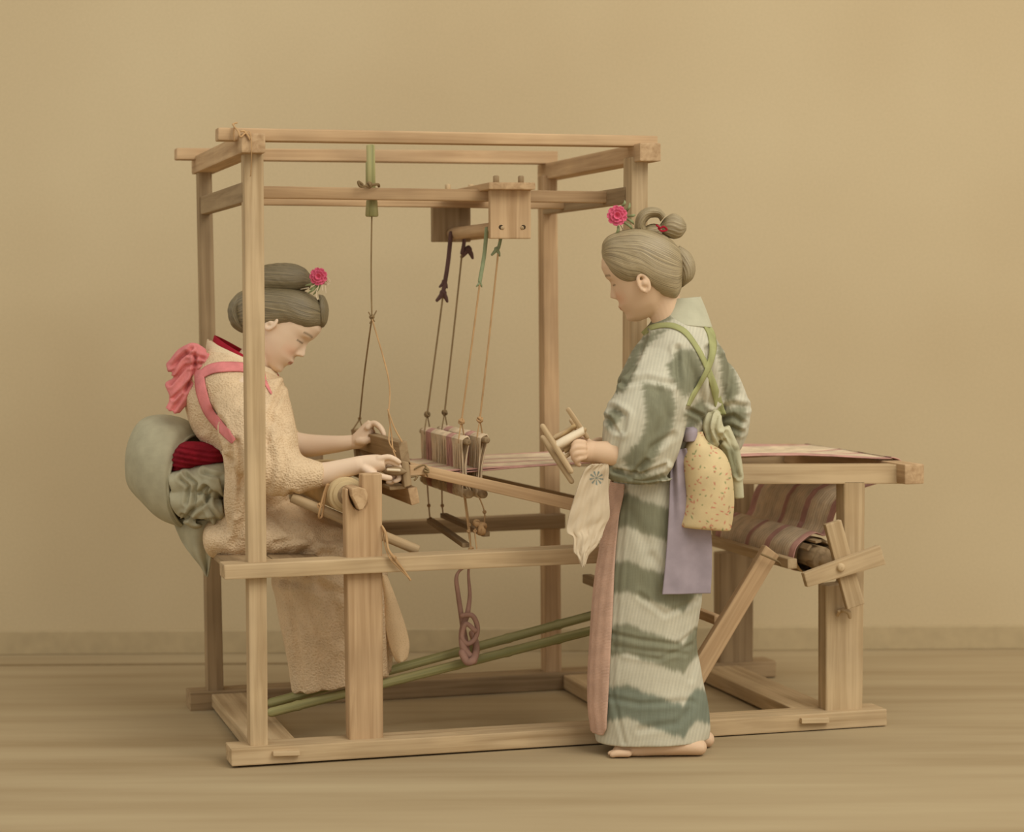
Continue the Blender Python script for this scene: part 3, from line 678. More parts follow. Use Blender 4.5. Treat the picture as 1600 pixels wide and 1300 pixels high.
def loftk(keys, nu=64, nv=60, ex=1.0, cap=True):
    """like loft_arr but a 7th number shears the ring in depth (opening turned to the front)"""
    Kp = []
    for k in keys:
        a = V(k[0], k[1], k[4]); b = V(k[2], k[3], k[4]); Kp.append([*a, *b, k[5], k[6] if len(k) > 6 else 0])
    R = spline(Kp, nv); A, B, dep, sh = R[:, :3], R[:, 3:6], np.maximum(R[:, 6], .001), R[:, 7]
    C = (A+B)/2; H = (B-A)/2; th = np.linspace(0, 2*np.pi, nu, endpoint=False); c, s = np.cos(th), np.sin(th)
    cc = np.sign(c)*np.abs(c)**ex; ss = np.sign(s)*np.abs(s)**ex
    v = C[:, None]+cc[None, :, None]*H[:, None]+(ss[None, :]*dep[:, None])[..., None]*(FH[None]+sh[:, None]*RH[None])[:, None]
    if cap:
        c0, c1 = v[0].mean(0), v[-1].mean(0)
        v = np.concatenate([np.array([c0+(v[0]-c0)*q for q in (.02, .6, .93)]), v, np.array([c1+(v[-1]-c1)*q for q in (.93, .6, .02)])])
    n = len(v); gr = np.stack([np.repeat(np.linspace(0, 1, n), nu), np.tile(th, n), np.zeros(n*nu)], 1)
    return v.reshape(-1, 3), gridfaces(n, nu), gr

# ---- head: profile slices in the head's own frame (f forward, s side, t up from the chin)
FT = [0, .006, .014, .03, .040, .047, .052, .059, .066, .075, .10, .115, .135, .16, .18, .195, .205, .211]
FF = [.050, .070, .079, .0755, .0795, .0815, .0835, .0815, .079, .078, .0775, .078, .086, .087, .078, .058, .033, .004]
FB = [.00, .01, .02, .035, .045, .052, .058, .064, .070, .078, .090, .094, .098, .095, .083, .062, .038, .004]
FWd = [.016, .026, .034, .047, .052, .055, .057, .060, .0625, .065, .0695, .071, .073, .0705, .062, .047, .028, .004]
class Head:
    def __init__(s_, origin, fd, td, sc):
        fd = np.array(fd, float); fd /= np.linalg.norm(fd); td = np.array(td, float); td -= fd*(td@fd); td /= np.linalg.norm(td)
        s_.o, s_.f, s_.t, s_.s, s_.sc = np.array(origin), fd, td, np.cross(fd, td), sc
    def w(s_, f, s, t): return s_.o+s_.sc*(np.multiply.outer(f, s_.f)+np.multiply.outer(s, s_.s)+np.multiply.outer(t, s_.t))
    def loc(s_, v): q = (v-s_.o)/s_.sc; return q@s_.f, q@s_.s, q@s_.t
    def skull(s_):
        nv, nu = 110, 128; T = np.linspace(0, .211, nv); T[0] = .0005
        F, B, Wd = np.interp(T, FT, FF), np.interp(T, FT, FB), np.interp(T, FT, FWd)
        k = np.array([1, 2, 3, 2, 1.])/9; sm = lambda a: np.convolve(np.pad(a, 2, mode='edge'), k, 'valid'); F, B, Wd = sm(F), sm(B), sm(Wd)
        th = np.linspace(-np.pi, np.pi, nu, endpoint=False); c, n = np.cos(th), np.sin(th)
        t2 = T[:, None]*np.ones(nu)[None]
        f = np.where(c > 0, F[:, None]*np.abs(c)[None]**.86, -B[:, None]*np.abs(c)[None]**.95)
        s = Wd[:, None]*np.sign(n)[None]*np.abs(n)[None]**.92
        fr = np.clip(c, 0, 1)[None]
        g = lambda a, b: np.exp(-(a/b)**2)
        nose = np.interp(T, [.066, .073, .078, .083, .089, .098, .108, .118, .13], [0, .004, .015, .020, .0185, .0125, .007, .003, 0])
        nw = np.interp(T, [.07, .08, .09, .11, .13], [.0125, .0115, .0085, .007, .007])
        f = f+nose[:, None]*g(s, nw[:, None])*fr
        f = f+.006*(g(np.abs(s)-.0135, .005)*g(t2-.0775, .006))*fr                       # nostril wings
        f = f+(.0045*g(t2-.0535, .0035)+.0045*g(t2-.0445, .0035)-.003*g(t2-.049, .0016))*g(s, .017)*fr
        f = f-.0065*g(np.abs(s)-.031, .014)*g(t2-.115, .011)*fr+.0055*g(np.abs(s)-.031, .0105)*g(t2-.112, .007)*fr
        f = f-.0022*g(np.abs(s)-.031, .012)*g(t2-.1085, .0016)*fr+.0025*g(np.abs(s)-.034, .018)*g(t2-.129, .005)*fr
        f = f+.004*g(np.abs(s)-.038, .016)*g(t2-.083, .016)*fr
        v = s_.w(f, s, t2)
        v = np.concatenate([v[0].mean(0)+(v[:1]-v[0].mean(0))*.02, v, v[-1].mean(0)+(v[-1:]-v[-1].mean(0))*.02])
        return v.reshape(-1, 3), gridfaces(nv+2, nu)
    def ears(s_, dt=0, k=1.0):
        out = []
        for sg in (-1, 1):
            pts = []
            for a in np.linspace(math.radians(-70), math.radians(235), 12):
                pts.append(s_.w(-.012-.014*k*math.cos(a), sg*(.074+.006*(1-math.cos(a))/2), dt+.098+.026*k*math.sin(a)))
            out.append(tube_arr(pts, .0048*s_.sc, 8, 40)); 
            out.append(tube_arr([s_.w(-.004, sg*.070, .10+dt), s_.w(-.014, sg*.074, .098+dt), s_.w(-.020, sg*.073, .10+dt)], [.008*k*s_.sc, .012*k*s_.sc, .009*k*s_.sc], 10, 10))
            out.append(tube_arr([s_.w(-.008, sg*.074, .098-.020*k+dt), s_.w(-.010, sg*.0755, .098-.026*k+dt)], [.006*s_.sc, .0055*s_.sc], 8, 6))
        return out
    def paint(s_, v, skin, lip, brow, n=None):
        f, s, t = s_.loc(v); col = np.repeat(lin(skin)[None], len(v), 0); g = lambda a, b: np.exp(-(a/b)**2)
        def mix(w, c):
            nonlocal col; w = np.clip(w, 0, 1)[:, None]; col = col*(1-w)+lin(c)[None]*w
        ff = f > .045
        inh = (f > -.1) & (np.abs(s) < .09) & (t > 0) & (t < .22)
        mix(np.where(inh & ff, .55*g(np.abs(s)-.036, .018)*g(t-.075, .018), 0), tuple(np.clip(np.array(skin)*np.array([1.03, .90, .88]), 0, 255)))
        mix(np.where(inh & ff & (f > .062), .95*(g(t-.0485, .0075)**2)*(np.abs(s) < .019*(1-((t-.0485)/.012)**2)+.001), 0), lip)
        mix(np.where(inh & ff, .95*g(t-(.1085-.06*(np.abs(s)-.031)**2*20), .0019)*(np.abs(np.abs(s)-.032) < .0145), 0), brow)
        mix(np.where(inh & ff, .75*g(t-(.1335+.004*np.cos((np.abs(s)-.034)*70)), .0028)*(np.abs(np.abs(s)-.034) < .019), 0), brow)
        mix(np.where(inh & ff, .7*g(np.abs(s)-.006, .0026)*g(t-.0725, .0024), 0), brow)
        return col
def hand_parts(wrist, palm, fingers, thumb, r=.0088, pr=(.024, .013)):
    """palm: list of (point, across vector, half width, half thickness); fingers: lists of points"""
    out = []
    a = np.array(wrist); 
    for fi in fingers:
        k = len(fi); rr = np.linspace(r*1.05, r*.78, k); out.append(tube_arr(fi, rr, 12, (k-1)*6+1))
    k = len(thumb); out.append(tube_arr(thumb, np.linspace(r*1.35, r*.85, k), 12, (k-1)*6+1))
    for p, q in palm: out.append(tube_arr([a, (a+np.array(q[0]))/2*1.0, np.array(q[0])], p, 12, 14))
    return out
def person(label, loc):
    return thing('person', label, 'person', loc)
def skin_body(parts, head, root, skin, lip, brow, vox=.0032, mat=None):
    v, n, F = remesh(parts, vox, 2, .35)
    # keep the face crisp: vertices of the head are pulled back onto the sculpted skull
    col = head.paint(v, skin, lip, brow, n)
    return mk('body', v, F, mat, root, col=col)
SK = skinmat('skin')
def bvh_of(v, F): return BVHTree.FromPolygons([tuple(q) for q in v], [tuple(int(i) for i in f) for f in F])
def onsurf(b, px, py, off=.004, Dd=6.0):
    d = ray(px, py); d = d/np.linalg.norm(d); h = b.ray_cast(Vector(CAM), Vector(d), 20)
    if h[0] is None: return None
    return np.array(h[0])-d*off
def strip_on(name, b, pts, wpx, mat, root, off=.004, th=.003, Dd=6.0, nu=8, **k):
    """flat band laid on a surface along a pixel polyline"""
    p = spline(np.array(pts, float), 60); t = np.gradient(p, axis=0); t /= np.linalg.norm(t, axis=1)[:, None]; nn = np.stack([-t[:, 1], t[:, 0]], 1)
    w = np.linspace(-1, 1, nu); G_ = np.zeros((60, nu, 3)); last = None; Wp = np.interp(np.linspace(0, 1, 60), np.linspace(0, 1, len(np.atleast_1d(wpx))), np.atleast_1d(wpx))
    Dm = np.full((60, nu), np.nan)
    for i in range(60):
        for j in range(nu):
            q = p[i]+nn[i]*w[j]*Wp[i]/2; s = onsurf(b, q[0], q[1], 0)
            if s is not None: Dm[i, j] = (s-CAM)@FH
    ok = ~np.isnan(Dm); md = np.nanmedian(Dm)
    for i in range(60):
        row = Dm[i]; 
        if np.isnan(row).all(): Dm[i] = Dm[i-1] if i else md
        else: Dm[i] = np.where(np.isnan(row), np.nanmax(row), row)
    for _ in range(3): Dm[1:-1] = (Dm[:-2]+Dm[1:-1]*2+Dm[2:])/4
    for i in range(60):
        for j in range(nu):
            q = p[i]+nn[i]*w[j]*Wp[i]/2; G_[i, j] = V(q[0], q[1], Dm[i, j]-off-.003*(1-w[j]**2))
    du = np.gradient(G_, axis=1); dv = np.gradient(G_, axis=0); n = np.cross(du, dv); n /= np.linalg.norm(n, axis=2)[..., None]+1e-12
    if (n.reshape(-1, 3)@FH).mean() > 0: n = -n
    v = np.concatenate([G_.reshape(-1, 3), (G_-n*(-th) if False else G_-n*th).reshape(-1, 3)]); N = 60*nu; a = np.arange(N).reshape(60, nu)
    F = [gridfaces(60, nu, False), gridfaces(60, nu, False)[:, ::-1]+N]
    per = np.concatenate([a[0], a[1:, -1], a[-1, ::-1][1:], a[::-1, 0][1:-1]]); nx = np.roll(per, -1); F.append(np.stack([nx, per, per+N, nx+N], 1))
    return mk(name, v, np.concatenate(F), mat, root, **k)
def flower(root_, c, r, col, m, nm='hair_flower', leafm=None, white=None, up=(0, 0, 1), face=None):
    c = np.array(c); face = -FH if face is None else face; a = np.cross(face, [0, 0, 1.]); a /= np.linalg.norm(a); b = np.cross(a, face)
    parts = []
    for ring, (R_, n_, w_) in enumerate(((1., 9, .42), (.68, 7, .36), (.36, 5, .3))):
        for k in range(n_):
            an = 2*math.pi*(k+.4*ring)/n_; d = a*math.cos(an)+b*math.sin(an); tn = np.cross(face, d)
            g_ = []
            for i in range(6):
                for j in range(5):
                    u = i/5; w = (j/4-.5)*2; g_.append(c+face*(r*.12*ring+r*(.30*u*u*(1+.3*ring))+r*.12*w*w)+d*r*R_*u+tn*w*r*w_*math.sin(math.pi*min(1, .15+.85*u)*.86))
            parts.append((np.array(g_), gridfaces(6, 5, False)))
    v, f, g = merge(parts); o = mk(nm, v, f, m, root_)
    md = o.modifiers.new('s', 'SOLIDIFY'); md.thickness = .0012
    return o

# ---------------------------------------------------------------- seated weaver
w1 = person('person seated at the loom in a cream kimono with pink cords, bending over the weaving', V(430, 870, 6.35))
D1 = 6.34
sc1 = 1.12
td = RH*.66+np.array([0, 0, .755]); fd = RH*.755-np.array([0, 0, .66])-FH*.10
H1 = Head(V(399, 557, 6.33), fd, td, sc1)
def vv(l): return [V(*q) for q in l]
# body
parts = [H1.skull()]+H1.ears(.002, .75)
parts.append(tube_arr(vv([(355, 640, 6.34), (385, 585, 6.34), (415, 540, 6.33), (432, 510, 6.33)]), [.075, .055, .052, .055], 24, 30))
parts.append(loft_arr([(340, 850, 420, 850, D1, .13), (350, 780, 420, 800, D1, .13), (350, 720, 430, 730, D1, .11), (320, 650, 430, 670, D1, .13), (330, 600, 430, 620, D1, .14), (350, 575, 415, 590, D1, .07)], 40, 40))
for D_ in (6.27, 6.43):
    parts.append(tube_arr(vv([(375, 835, D_), (450, 832, D_), (520, 856, D_)]), [.07, .06, .038], 20, 20))
    parts.append(tube_arr(vv([(520, 856, D_), (518, 950, D_), (505, 1060, D_)]), [.038, .042, .032], 20, 20))
# near arm and hand
parts.append(tube_arr(vv([(385, 610, 6.2), (410, 680, 6.15), (430, 745, 6.11)]), [.045, .042, .038], 20, 20))
parts.append(tube_arr(vv([(430, 745, 6.11), (470, 744, 6.10), (505, 741, 6.09), (535, 733, 6.08), (562, 726, 6.07)]), [.038, .036, .0335, .028, .0245], 24, 30))
dn = 6.07
parts.append(loft_arr([(556, 713, 558, 740, dn, .019), (572, 711, 576, 740, dn, .024), (588, 710, 592, 738, dn, .030), (600, 712, 603, 734, dn, .030)], 28, 16))
def fing(l, r0=.0092, r1=.0068): parts.append(tube_arr(vv(l), np.linspace(r0, r1, len(l)), 12, (len(l)-1)*6+1))
fing([(592, 717, dn-.020), (606, 714, dn-.024), (616, 717, dn-.024), (624, 722, dn-.02)])
fing([(594, 722, dn-.006), (609, 721, dn-.012), (620, 726, dn-.010), (627, 731, dn-.004)])
fing([(594, 727, dn+.010), (610, 731, dn+.008), (621, 739, dn+.006), (624, 748, dn+.002), (617, 752, dn)])
fing([(592, 730, dn+.024), (606, 738, dn+.022), (615, 747, dn+.018), (613, 753, dn+.012), (606, 753, dn+.01)])
fing([(570, 732, dn-.02), (584, 741, dn-.032), (597, 745, dn-.032), (609, 747, dn-.026)], .0115, .0085)
# far arm and hand
parts.append(tube_arr(vv([(380, 610, 6.5), (420, 670, 6.55), (455, 695, 6.55)]), [.042, .038, .036], 20, 20))
parts.append(tube_arr(vv([(445, 690, 6.55), (480, 696, 6.54), (510, 695, 6.52), (535, 693, 6.50), (556, 690, 6.49)]), [.036, .035, .029, .024, .021], 24, 30))
df = 6.485
parts.append(loft_arr([(551, 679, 553, 702, df, .018), (559, 671, 567, 700, df, .026), (568, 662, 579, 690, df, .031), (576, 656, 587, 676, df, .030)], 28, 16))
for k, (dd, e) in enumerate(((-.032, 0), (-.012, 3), (.008, 2), (.028, -3))):
    fing([(574, 668, df+dd), (583, 662-abs(e)*.3, df+dd*1.05), (591, 665+e*.3, df+dd*1.1-.02), (597, 672+e*.4, df+dd*1.1-.035), (600, 679+e*.3, df+dd*1.1-.04)])
fing([(560, 690, df-.02), (570, 690, df-.036), (579, 687, df-.04), (589, 689, df-.042)], .0115, .0085)
skin_body(parts, H1, w1, (226, 198, 166), (178, 114, 90), (104, 86, 60), mat=SK)
# kimono: one remeshed garment
kp = []
torso = [(328, 862, 430, 864, D1, .17), (325, 810, 440, 835, D1, .18), (342, 760, 450, 775, D1, .145), (330, 710, 453, 730, D1, .14), (300, 668, 454, 690, D1, .155), (290, 625, 452, 650, D1, .175), (300, 585, 449, 618, D1, .18), (314, 558, 443, 597, D1, .145), (325, 540, 436, 588, D1, .10), (327, 530, 430, 580, D1, .078)]
kp.append(loft_arr(torso, 72, 90))
kp.append(loft_arr([(322, 825, 326, 852, D1, .10), (334, 802, 336, 870, D1, .18), (375, 788, 375, 876, D1, .20), (420, 782, 420, 876, D1, .20), (460, 786, 460, 875, D1, .195), (500, 802, 498, 876, D1, .19), (530, 820, 520, 880, D1, .17), (552, 842, 520, 905, D1, .15)], 64, 70))
kp.append(loft_arr([(440, 860, 575, 846, 6.31, .14), (426, 900, 602, 893, 6.30, .15), (431, 945, 612, 930, 6.30, .145), (441, 990, 616, 970, 6.30, .135), (451, 1040, 615, 1018, 6.30, .125), (457, 1080, 614, 1050, 6.30, .12)], 72, 70))
kp.append(loft_arr([(330, 600, 440, 590, 6.22, .05), (338, 640, 455, 630, 6.17, .085), (348, 690, 463, 675, 6.13, .09), (372, 740, 466, 702, 6.11, .085), (412, 768, 474, 712, 6.10, .075), (450, 773, 489, 718, 6.09, .058), (482, 767, 500, 722, 6.09, .047), (503, 761, 509, 725, 6.09, .040)], 56, 60))
kp.append(loft_arr([(340, 600, 440, 600, 6.44, .06), (380, 640, 456, 640, 6.52, .08), (400, 690, 462, 668, 6.55, .07), (430, 712, 468, 676, 6.56, .05)], 40, 40))
# hanging bag of the sleeve below the elbow and behind it
kp.append(loft_arr([(352, 690, 395, 690, 6.17, .05), (352, 740, 400, 745, 6.16, .06), (352, 790, 405, 795, 6.16, .055), (356, 838, 400, 840, 6.17, .04)], 36, 40))
v, n, F = remesh(kp, .0045, 6, .5)
x, y = projv(v)
for poly, d_, w_ in (
    ([(455, 772), (480, 800), (535, 822)], .007, 6), ([(420, 790), (455, 830), (530, 842)], .006, 8), ([(470, 866), (500, 845), (540, 838)], .006, 7), ([(430, 850), (480, 838), (505, 862)], .005, 5),
    ([(370, 690), (378, 740), (372, 800)], .008, 6), ([(360, 700), (362, 760), (358, 830)], .006, 5), ([(395, 760), (385, 800), (365, 850)], .007, 7),
    ([(345, 655), (358, 690), (362, 720)], .006, 5), ([(330, 640), (350, 665), (352, 700)], .005, 5), ([(412, 680), (425, 720), (420, 760)], .006, 7), ([(440, 690), (446, 730), (436, 765)], .004, 6), ([(418, 650), (440, 668), (455, 700)], .005, 7),
    ([(446, 905), (462, 980), (470, 1080)], .008, 6), ([(490, 900), (520, 940), (535, 1000)], .008, 10), ([(480, 920), (500, 1000), (505, 1085)], .005, 8), ([(604, 905), (608, 980), (611, 1050)], .008, 5), ([(436, 905), (500, 915), (540, 930)], .006, 8),
    ([(443, 600), (425, 640), (418, 690)], .006, 5), ([(300, 600), (310, 640), (318, 670)], .005, 6)):
    v = crease(v, n, poly, d_, w_)
v = v+n*(.0022*vnoise(v, 5, 3, 3))[:, None]
c1, c2 = lin((224, 197, 158)), lin((206, 174, 132))
w = np.clip(.5+.5*vnoise(v, 2.5, 5, 3), 0, 1)[:, None]; col = c1*(1-w*.6)+c2*w*.6
K1 = cloth('cream_crepe', None, 'shibori', 165, .9, .10, dist=.003)
kim1 = mk('kimono', v, F, K1, w1, col=col); b1 = bvh_of(v, F)
# collar: neckband and red under-collar
CK = cloth('cream_collar', (222, 198, 160), 'shibori', 210, .5, .1); RED = cloth('crimson_cloth', (160, 36, 48), 'crepe', 500, .3, .2); REDD = cloth('deep_red_cloth', (132, 26, 36), 'crepe', 60, .9, .35, dist=.004)
def collar(keys, m, nm, root, th=.004):
    o = loft_arr(keys, 72, 24, cap=False); o_ = mk(nm, o[0], o[1], m, root); s = o_.modifiers.new('s', 'SOLIDIFY'); s.thickness = th; s.offset = 0; return o_
collar([(322, 562, 444, 606, D1, .125), (323, 544, 438, 594, D1, .100), (325, 530, 430, 578, D1, .080)], CK, 'neckband', kim1)
collar([(333, 545, 440, 600, D1, .088), (334, 532, 436, 590, D1, .076), (336, 524, 432, 582, D1, .070)], RED, 'under_collar', kim1)
prs = [(427, 588), (434, 600), (440, 606)]
# flap of the skirt beyond the plank post
FLP = cloth('pale_crepe', (224, 194, 150), 'shibori', 230, .4, .08)
o = sheet_arr([(594, 893, 604, 900, 6.24, 6.24), (599, 940, 618, 935, 6.24, 6.24), (603, 980, 632, 975, 6.23, 6.23), (610, 1010, 639, 1004, 6.23, 6.23), (618, 1030, 637, 1024, 6.23, 6.23), (624, 1034, 632, 1031, 6.23, 6.23)], 20, 40, .006, wave=lambda s, w: .012*np.sin(w*3.1)*-1)
mk('kimono_flap', o[0], o[1], FLP, kim1)
# obi: big grey loop at the back
GRY = cloth('grey_obi_cloth', (174, 165, 134), 'weave', 900, .25, .14)
obi = [(206, 690, 201, 735, 6.42, .035, .2), (222, 658, 212, 765, 6.40, .085, .28), (243, 648, 236, 790, 6.37, .11, .34), (268, 650, 262, 812, 6.35, .125, .4), (296, 664, 292, 824, 6.33, .13, .44), (306, 676, 300, 826, 6.33, .128, .46),
       (306, 682, 300, 818, 6.33, .118, .46), (290, 684, 286, 812, 6.34, .108, .44), (262, 700, 258, 790, 6.36, .08, .4), (240, 710, 238, 770, 6.38, .05, .3)]
o = loftk(obi, 90, 120, .92); v = o[0]; nn_ = np.array(v); ctr = V(270, 735, 6.36); dv_ = v-ctr; dv_ /= np.linalg.norm(dv_, axis=1)[:, None]
v = v+dv_*(.003*vnoise(v, 4, 9, 3))[:, None]
OB = mk('obi_bow', v, o[1], GRY, w1, label='large grey obi loop')
# rolled hem at the rim
rim = []
for a in np.linspace(0, 2*np.pi, 40):
    A_, B_ = V(307, 678, 6.33), V(301, 825, 6.33); C_ = (A_+B_)/2; H_ = (B_-A_)/2; rim.append(C_+H_*math.cos(a)*.985+(FH+RH*.46)*.125*math.sin(a))
t_ = tube_arr(rim, .0045, 8, 160, cap=False); mk('obi_hem', t_[0], t_[1], GRY, OB, gr=t_[2])
# inside: red cloth above, crumpled grey below
o = loftk([(266, 716, 270, 738, 6.25, .02), (284, 692, 289, 734, 6.235, .05), (315, 690, 318, 730, 6.26, .07), (338, 694, 342, 728, 6.26, .07), (362, 702, 364, 724, 6.28, .05)], 48, 60)
v = o[0]; v = v+FH*(.006*np.sin((v@np.array([0, 0, 1.]))*420+4*np.sin((v@RH)*20)))[:, None]
mk('obi_lining', v, o[1], REDD, OB, label='deep red lining inside the grey obi')
lumps = []
for k in [((264, 740, 270, 772, 6.22, .03), (300, 728, 318, 780, 6.24, .06), (335, 724, 345, 778, 6.22, .07), (358, 722, 366, 772, 6.24, .06)),
          ((264, 765, 274, 804, 6.22, .03), (300, 765, 315, 812, 6.22, .05), (330, 772, 338, 815, 6.21, .055), (352, 785, 356, 806, 6.23, .04)),
          ((276, 775, 286, 800, 6.27, .02), (284, 792, 296, 822, 6.24, .03), (305, 804, 314, 824, 6.22, .03)),
          ((278, 738, 290, 750, 6.26, .02), (284, 752, 300, 764, 6.23, .025), (290, 770, 304, 784, 6.22, .02))]:
    lumps.append(loftk(k, 40, 40))
v, n, F = remesh(lumps, .004, 4)
for poly in ([(282, 748), (296, 760), (292, 785)], [(290, 742), (306, 756), (304, 790), (290, 810)], [(312, 770), (322, 760), (326, 795), (340, 812)], [(322, 760), (350, 780), (352, 800)], [(300, 800), (320, 785), (330, 770)], [(318, 738), (345, 745), (352, 770)], [(286, 805), (305, 815), (335, 812)]):
    v = crease(v, n, poly, .011, 3.5)
v = v+n*(.003*vnoise(v, 9, 4, 3))[:, None]; mk('obi_folds', v, F, GRY, OB)
o = sheet_arr([(270, 812, 348, 812, 6.28, 6.22), (275, 828, 344, 826, 6.27, 6.22), (284, 848, 336, 846, 6.27, 6.23), (298, 868, 331, 866, 6.26, 6.24), (312, 884, 328, 886, 6.26, 6.25), (321, 899, 325, 901, 6.26, 6.26)], 30, 40, .005, wave=lambda s, w: .016*np.sin(w*9+s*2)*(1-s*.5))
mk('obi_tail', o[0], o[1], GRY, OB)
# pink cord bow and bands
PK = cloth('pink_crepe_band', (222, 134, 128), 'crepe', 260, .6, .2, dist=.002)
strip_on('sash_cord', b1, [(308, 590), (325, 578), (345, 573), (378, 573), (402, 580)], [10, 15, 16, 14, 12], PK, w1, .008)
strip_on('sash_cord', b1, [(310, 578), (314, 610), (325, 642), (345, 668), (365, 690)], [14, 17, 16, 15, 10], PK, w1, .009)
strip_on('sash_cord', b1, [(410, 580), (414, 595), (424, 615)], [8, 6, 3], PK, w1)
bow = []
D_ = 6.27
for ks in [((322, 545, 326, 580), (306, 536, 312, 592), (288, 540, 292, 592), (272, 552, 280, 588), (262, 570, 272, 586)),
           ((300, 560, 318, 580), (284, 575, 306, 600), (268, 592, 290, 620), (258, 600, 268, 622)),
           ((290, 580, 312, 588), (280, 600, 304, 612), (268, 620, 292, 632), (257, 638, 281, 646)),
           ((302, 556, 328, 552), (300, 572, 330, 572), (304, 588, 326, 590))]:
    bow.append(loftk([(*q, D_-.0, .018 if i else .012) for i, q in enumerate(ks)], 40, 40))
v, n, F = remesh(bow, .0035, 3)
for poly in ([(318, 560), (290, 552), (268, 572)], [(315, 568), (290, 572), (266, 600)], [(305, 560), (300, 590), (290, 610)], [(318, 576), (296, 598), (272, 622)], [(300, 545), (280, 560), (270, 580)], [(296, 600), (284, 620), (270, 640)], [(304, 552), (306, 572), (302, 590)]):
    v = crease(v, n, poly, .009, 3)
v = v+n*(.0022*vnoise(v, 12, 2, 2))[:, None]; mk('sash_bow', v, F, PK, w1, label='pink crepe bow behind the shoulder')
# hair
HR1 = hairmat('dark_oiled_hair', (84, 74, 50), (158, 140, 102))
def hair_part(name, keys, m, root, nu=80, nv=70, amp=.0009, fr=40, ex=1.0, **k):
    o = loftk(keys, nu, nv, ex); v = o[0]; g = o[2].copy(); n = len(v)//nu; c = v.reshape(n, nu, 3).mean(1)
    d = v-np.repeat(c, nu, 0); L = np.linalg.norm(d, axis=1)[:, None]+1e-9
    g[:, 1] = g[:, 1]+.12*np.sin(g[:, 0]*7)
    v = v+d/L*(amp*np.sin(g[:, 1]*fr+2*np.sin(g[:, 0]*5))*np.minimum(1, L[:, 0]/.02)+.4*amp*np.sin(g[:, 1]*fr*2.3+3))[:, None]
    g[:, :2] += random.random()*9
    return mk(name, v, o[1], m, root, gr=g, **k)
DH = 6.33
hair_part('hair', [(360, 474, 370, 508, DH, .03), (376, 457, 390, 519, DH, .065), (400, 449, 410, 521, DH, .085), (425, 448, 430, 518, DH, .094), (450, 450, 452, 512, DH, .097), (472, 454, 473, 516, DH, .093), (490, 463, 487, 516, DH, .082), (504, 475, 498, 512, DH, .058), (511, 488, 507, 509, DH, .028)], HR1, w1, ex=.72)
hair_part('hair_tail', [(392, 452, 404, 468, DH, .04), (372, 458, 390, 474, DH, .05), (357, 480, 380, 484, DH, .055), (361, 506, 384, 500, DH, .05), (376, 519, 394, 512, DH, .035), (392, 522, 404, 516, DH, .02)], HR1, w1)
hair_part('hair_knot', [(388, 428, 388, 446, DH, .02), (396, 421, 394, 455, DH, .045), (415, 414, 412, 460, DH, .058), (440, 411, 438, 460, DH, .062), (462, 413, 460, 458, DH, .055), (478, 421, 476, 454, DH, .038), (487, 433, 485, 449, DH, .015)], HR1, w1)
hair_part('hair_roll', [(498, 460, 502, 470, DH, .03), (507, 464, 498, 482, DH, .05), (513, 482, 497, 490, DH, .055), (511, 502, 498, 504, DH, .045), (505, 512, 499, 510, DH, .02)], HR1, w1, fr=20)
PNK = plain('pink_silk_petals', (222, 104, 128), .8, .15); GRN = plain('green_leaf_silk', (140, 144, 100), .8, .2); WHT = plain('white_silk_petals', (222, 202, 168), .85, .1)
def hair_ornament(root, px, py, D, rpx, label, side=1, leaves=()):
    c = V(px, py, D); r = rpx/FPX*D
    f_ = thing('hair_flower', label, 'hair flower', c)
    flower(f_, c, r, None, PNK, 'petals')
    L = [tube_arr(vv([(a, b, D+.012), ((a+c_)/2+2, (b+d_)/2, D), (c_, d_, D+.008)]), [.0035, .004, .002], 6, 10) for a, b, c_, d_ in leaves]
    v, f, g = merge(L); mk('leaves', v, f, GRN, f_, gr=g)
    return f_
f1 = hair_ornament(w1, 498, 432, 6.26, 14, 'pink silk flower with white fringe in the hair of the seated weaver', 1, [(497, 445, 484, 452), (494, 446, 482, 458), (500, 444, 490, 460), (492, 442, 478, 446)])
flower(f1, V(510, 440, 6.265), 6.5/540, None, WHT, 'white_blossom')
v, f, g = merge([tube_arr(vv([(508, 446, 6.26), (509, 458, 6.26)]), .0016, 6), tube_arr(vv([(498, 446, 6.255), (494, 460, 6.255), (496, 468, 6.255)]), .0016, 6), tube_arr(vv([(503, 446, 6.255), (504, 454, 6.255)]), .0016, 6), tube_arr(vv([(482, 450, 6.265), (470, 452, 6.30)]), .002, 6)])
mk('fringe', v, f, WHT, f1, gr=g)

# ---------------------------------------------------------------- standing woman
w2 = person('person standing by the loom in a grey zigzag kimono, holding a thread reel', G(1015, 1178, 0))
C2 = 6.02
sc2 = 1.10
td = -RH*.37+np.array([0, 0, .93]); fd = -RH*.93*.965-np.array([0, 0, .37])+FH*.26
H2 = Head(V(1028, 490, 5.99), fd, td, sc2)
parts = [H2.skull()]+H2.ears(-.013, .85)
parts.append(tube_arr(vv([(1062, 560, 6.0), (1052, 520, 6.0), (1040, 485, 6.0), (1030, 455, 6.0)]), [.07, .05, .048, .055], 24, 30))
parts.append(loft_arr([(975, 900, 1080, 900, C2, .10), (975, 780, 1085, 780, C2, .10), (1000, 700, 1085, 700, C2, .085), (1000, 640, 1105, 630, C2, .10), (1015, 590, 1105, 585, C2, .10), (1035, 555, 1090, 550, C2, .07)], 40, 40))
for D_, dx in ((5.99, 0), (6.06, 8)):
    parts.append(tube_arr(vv([(1015+dx, 890, D_), (1020+dx, 1000, D_), (1045+dx, 1110, D_)]), [.06, .05, .03], 20, 20))
def gp(px, D, z):   # point above the floor at the pixel column px and distance D
    q = V(px, 1180, D); q[2] = z; return q
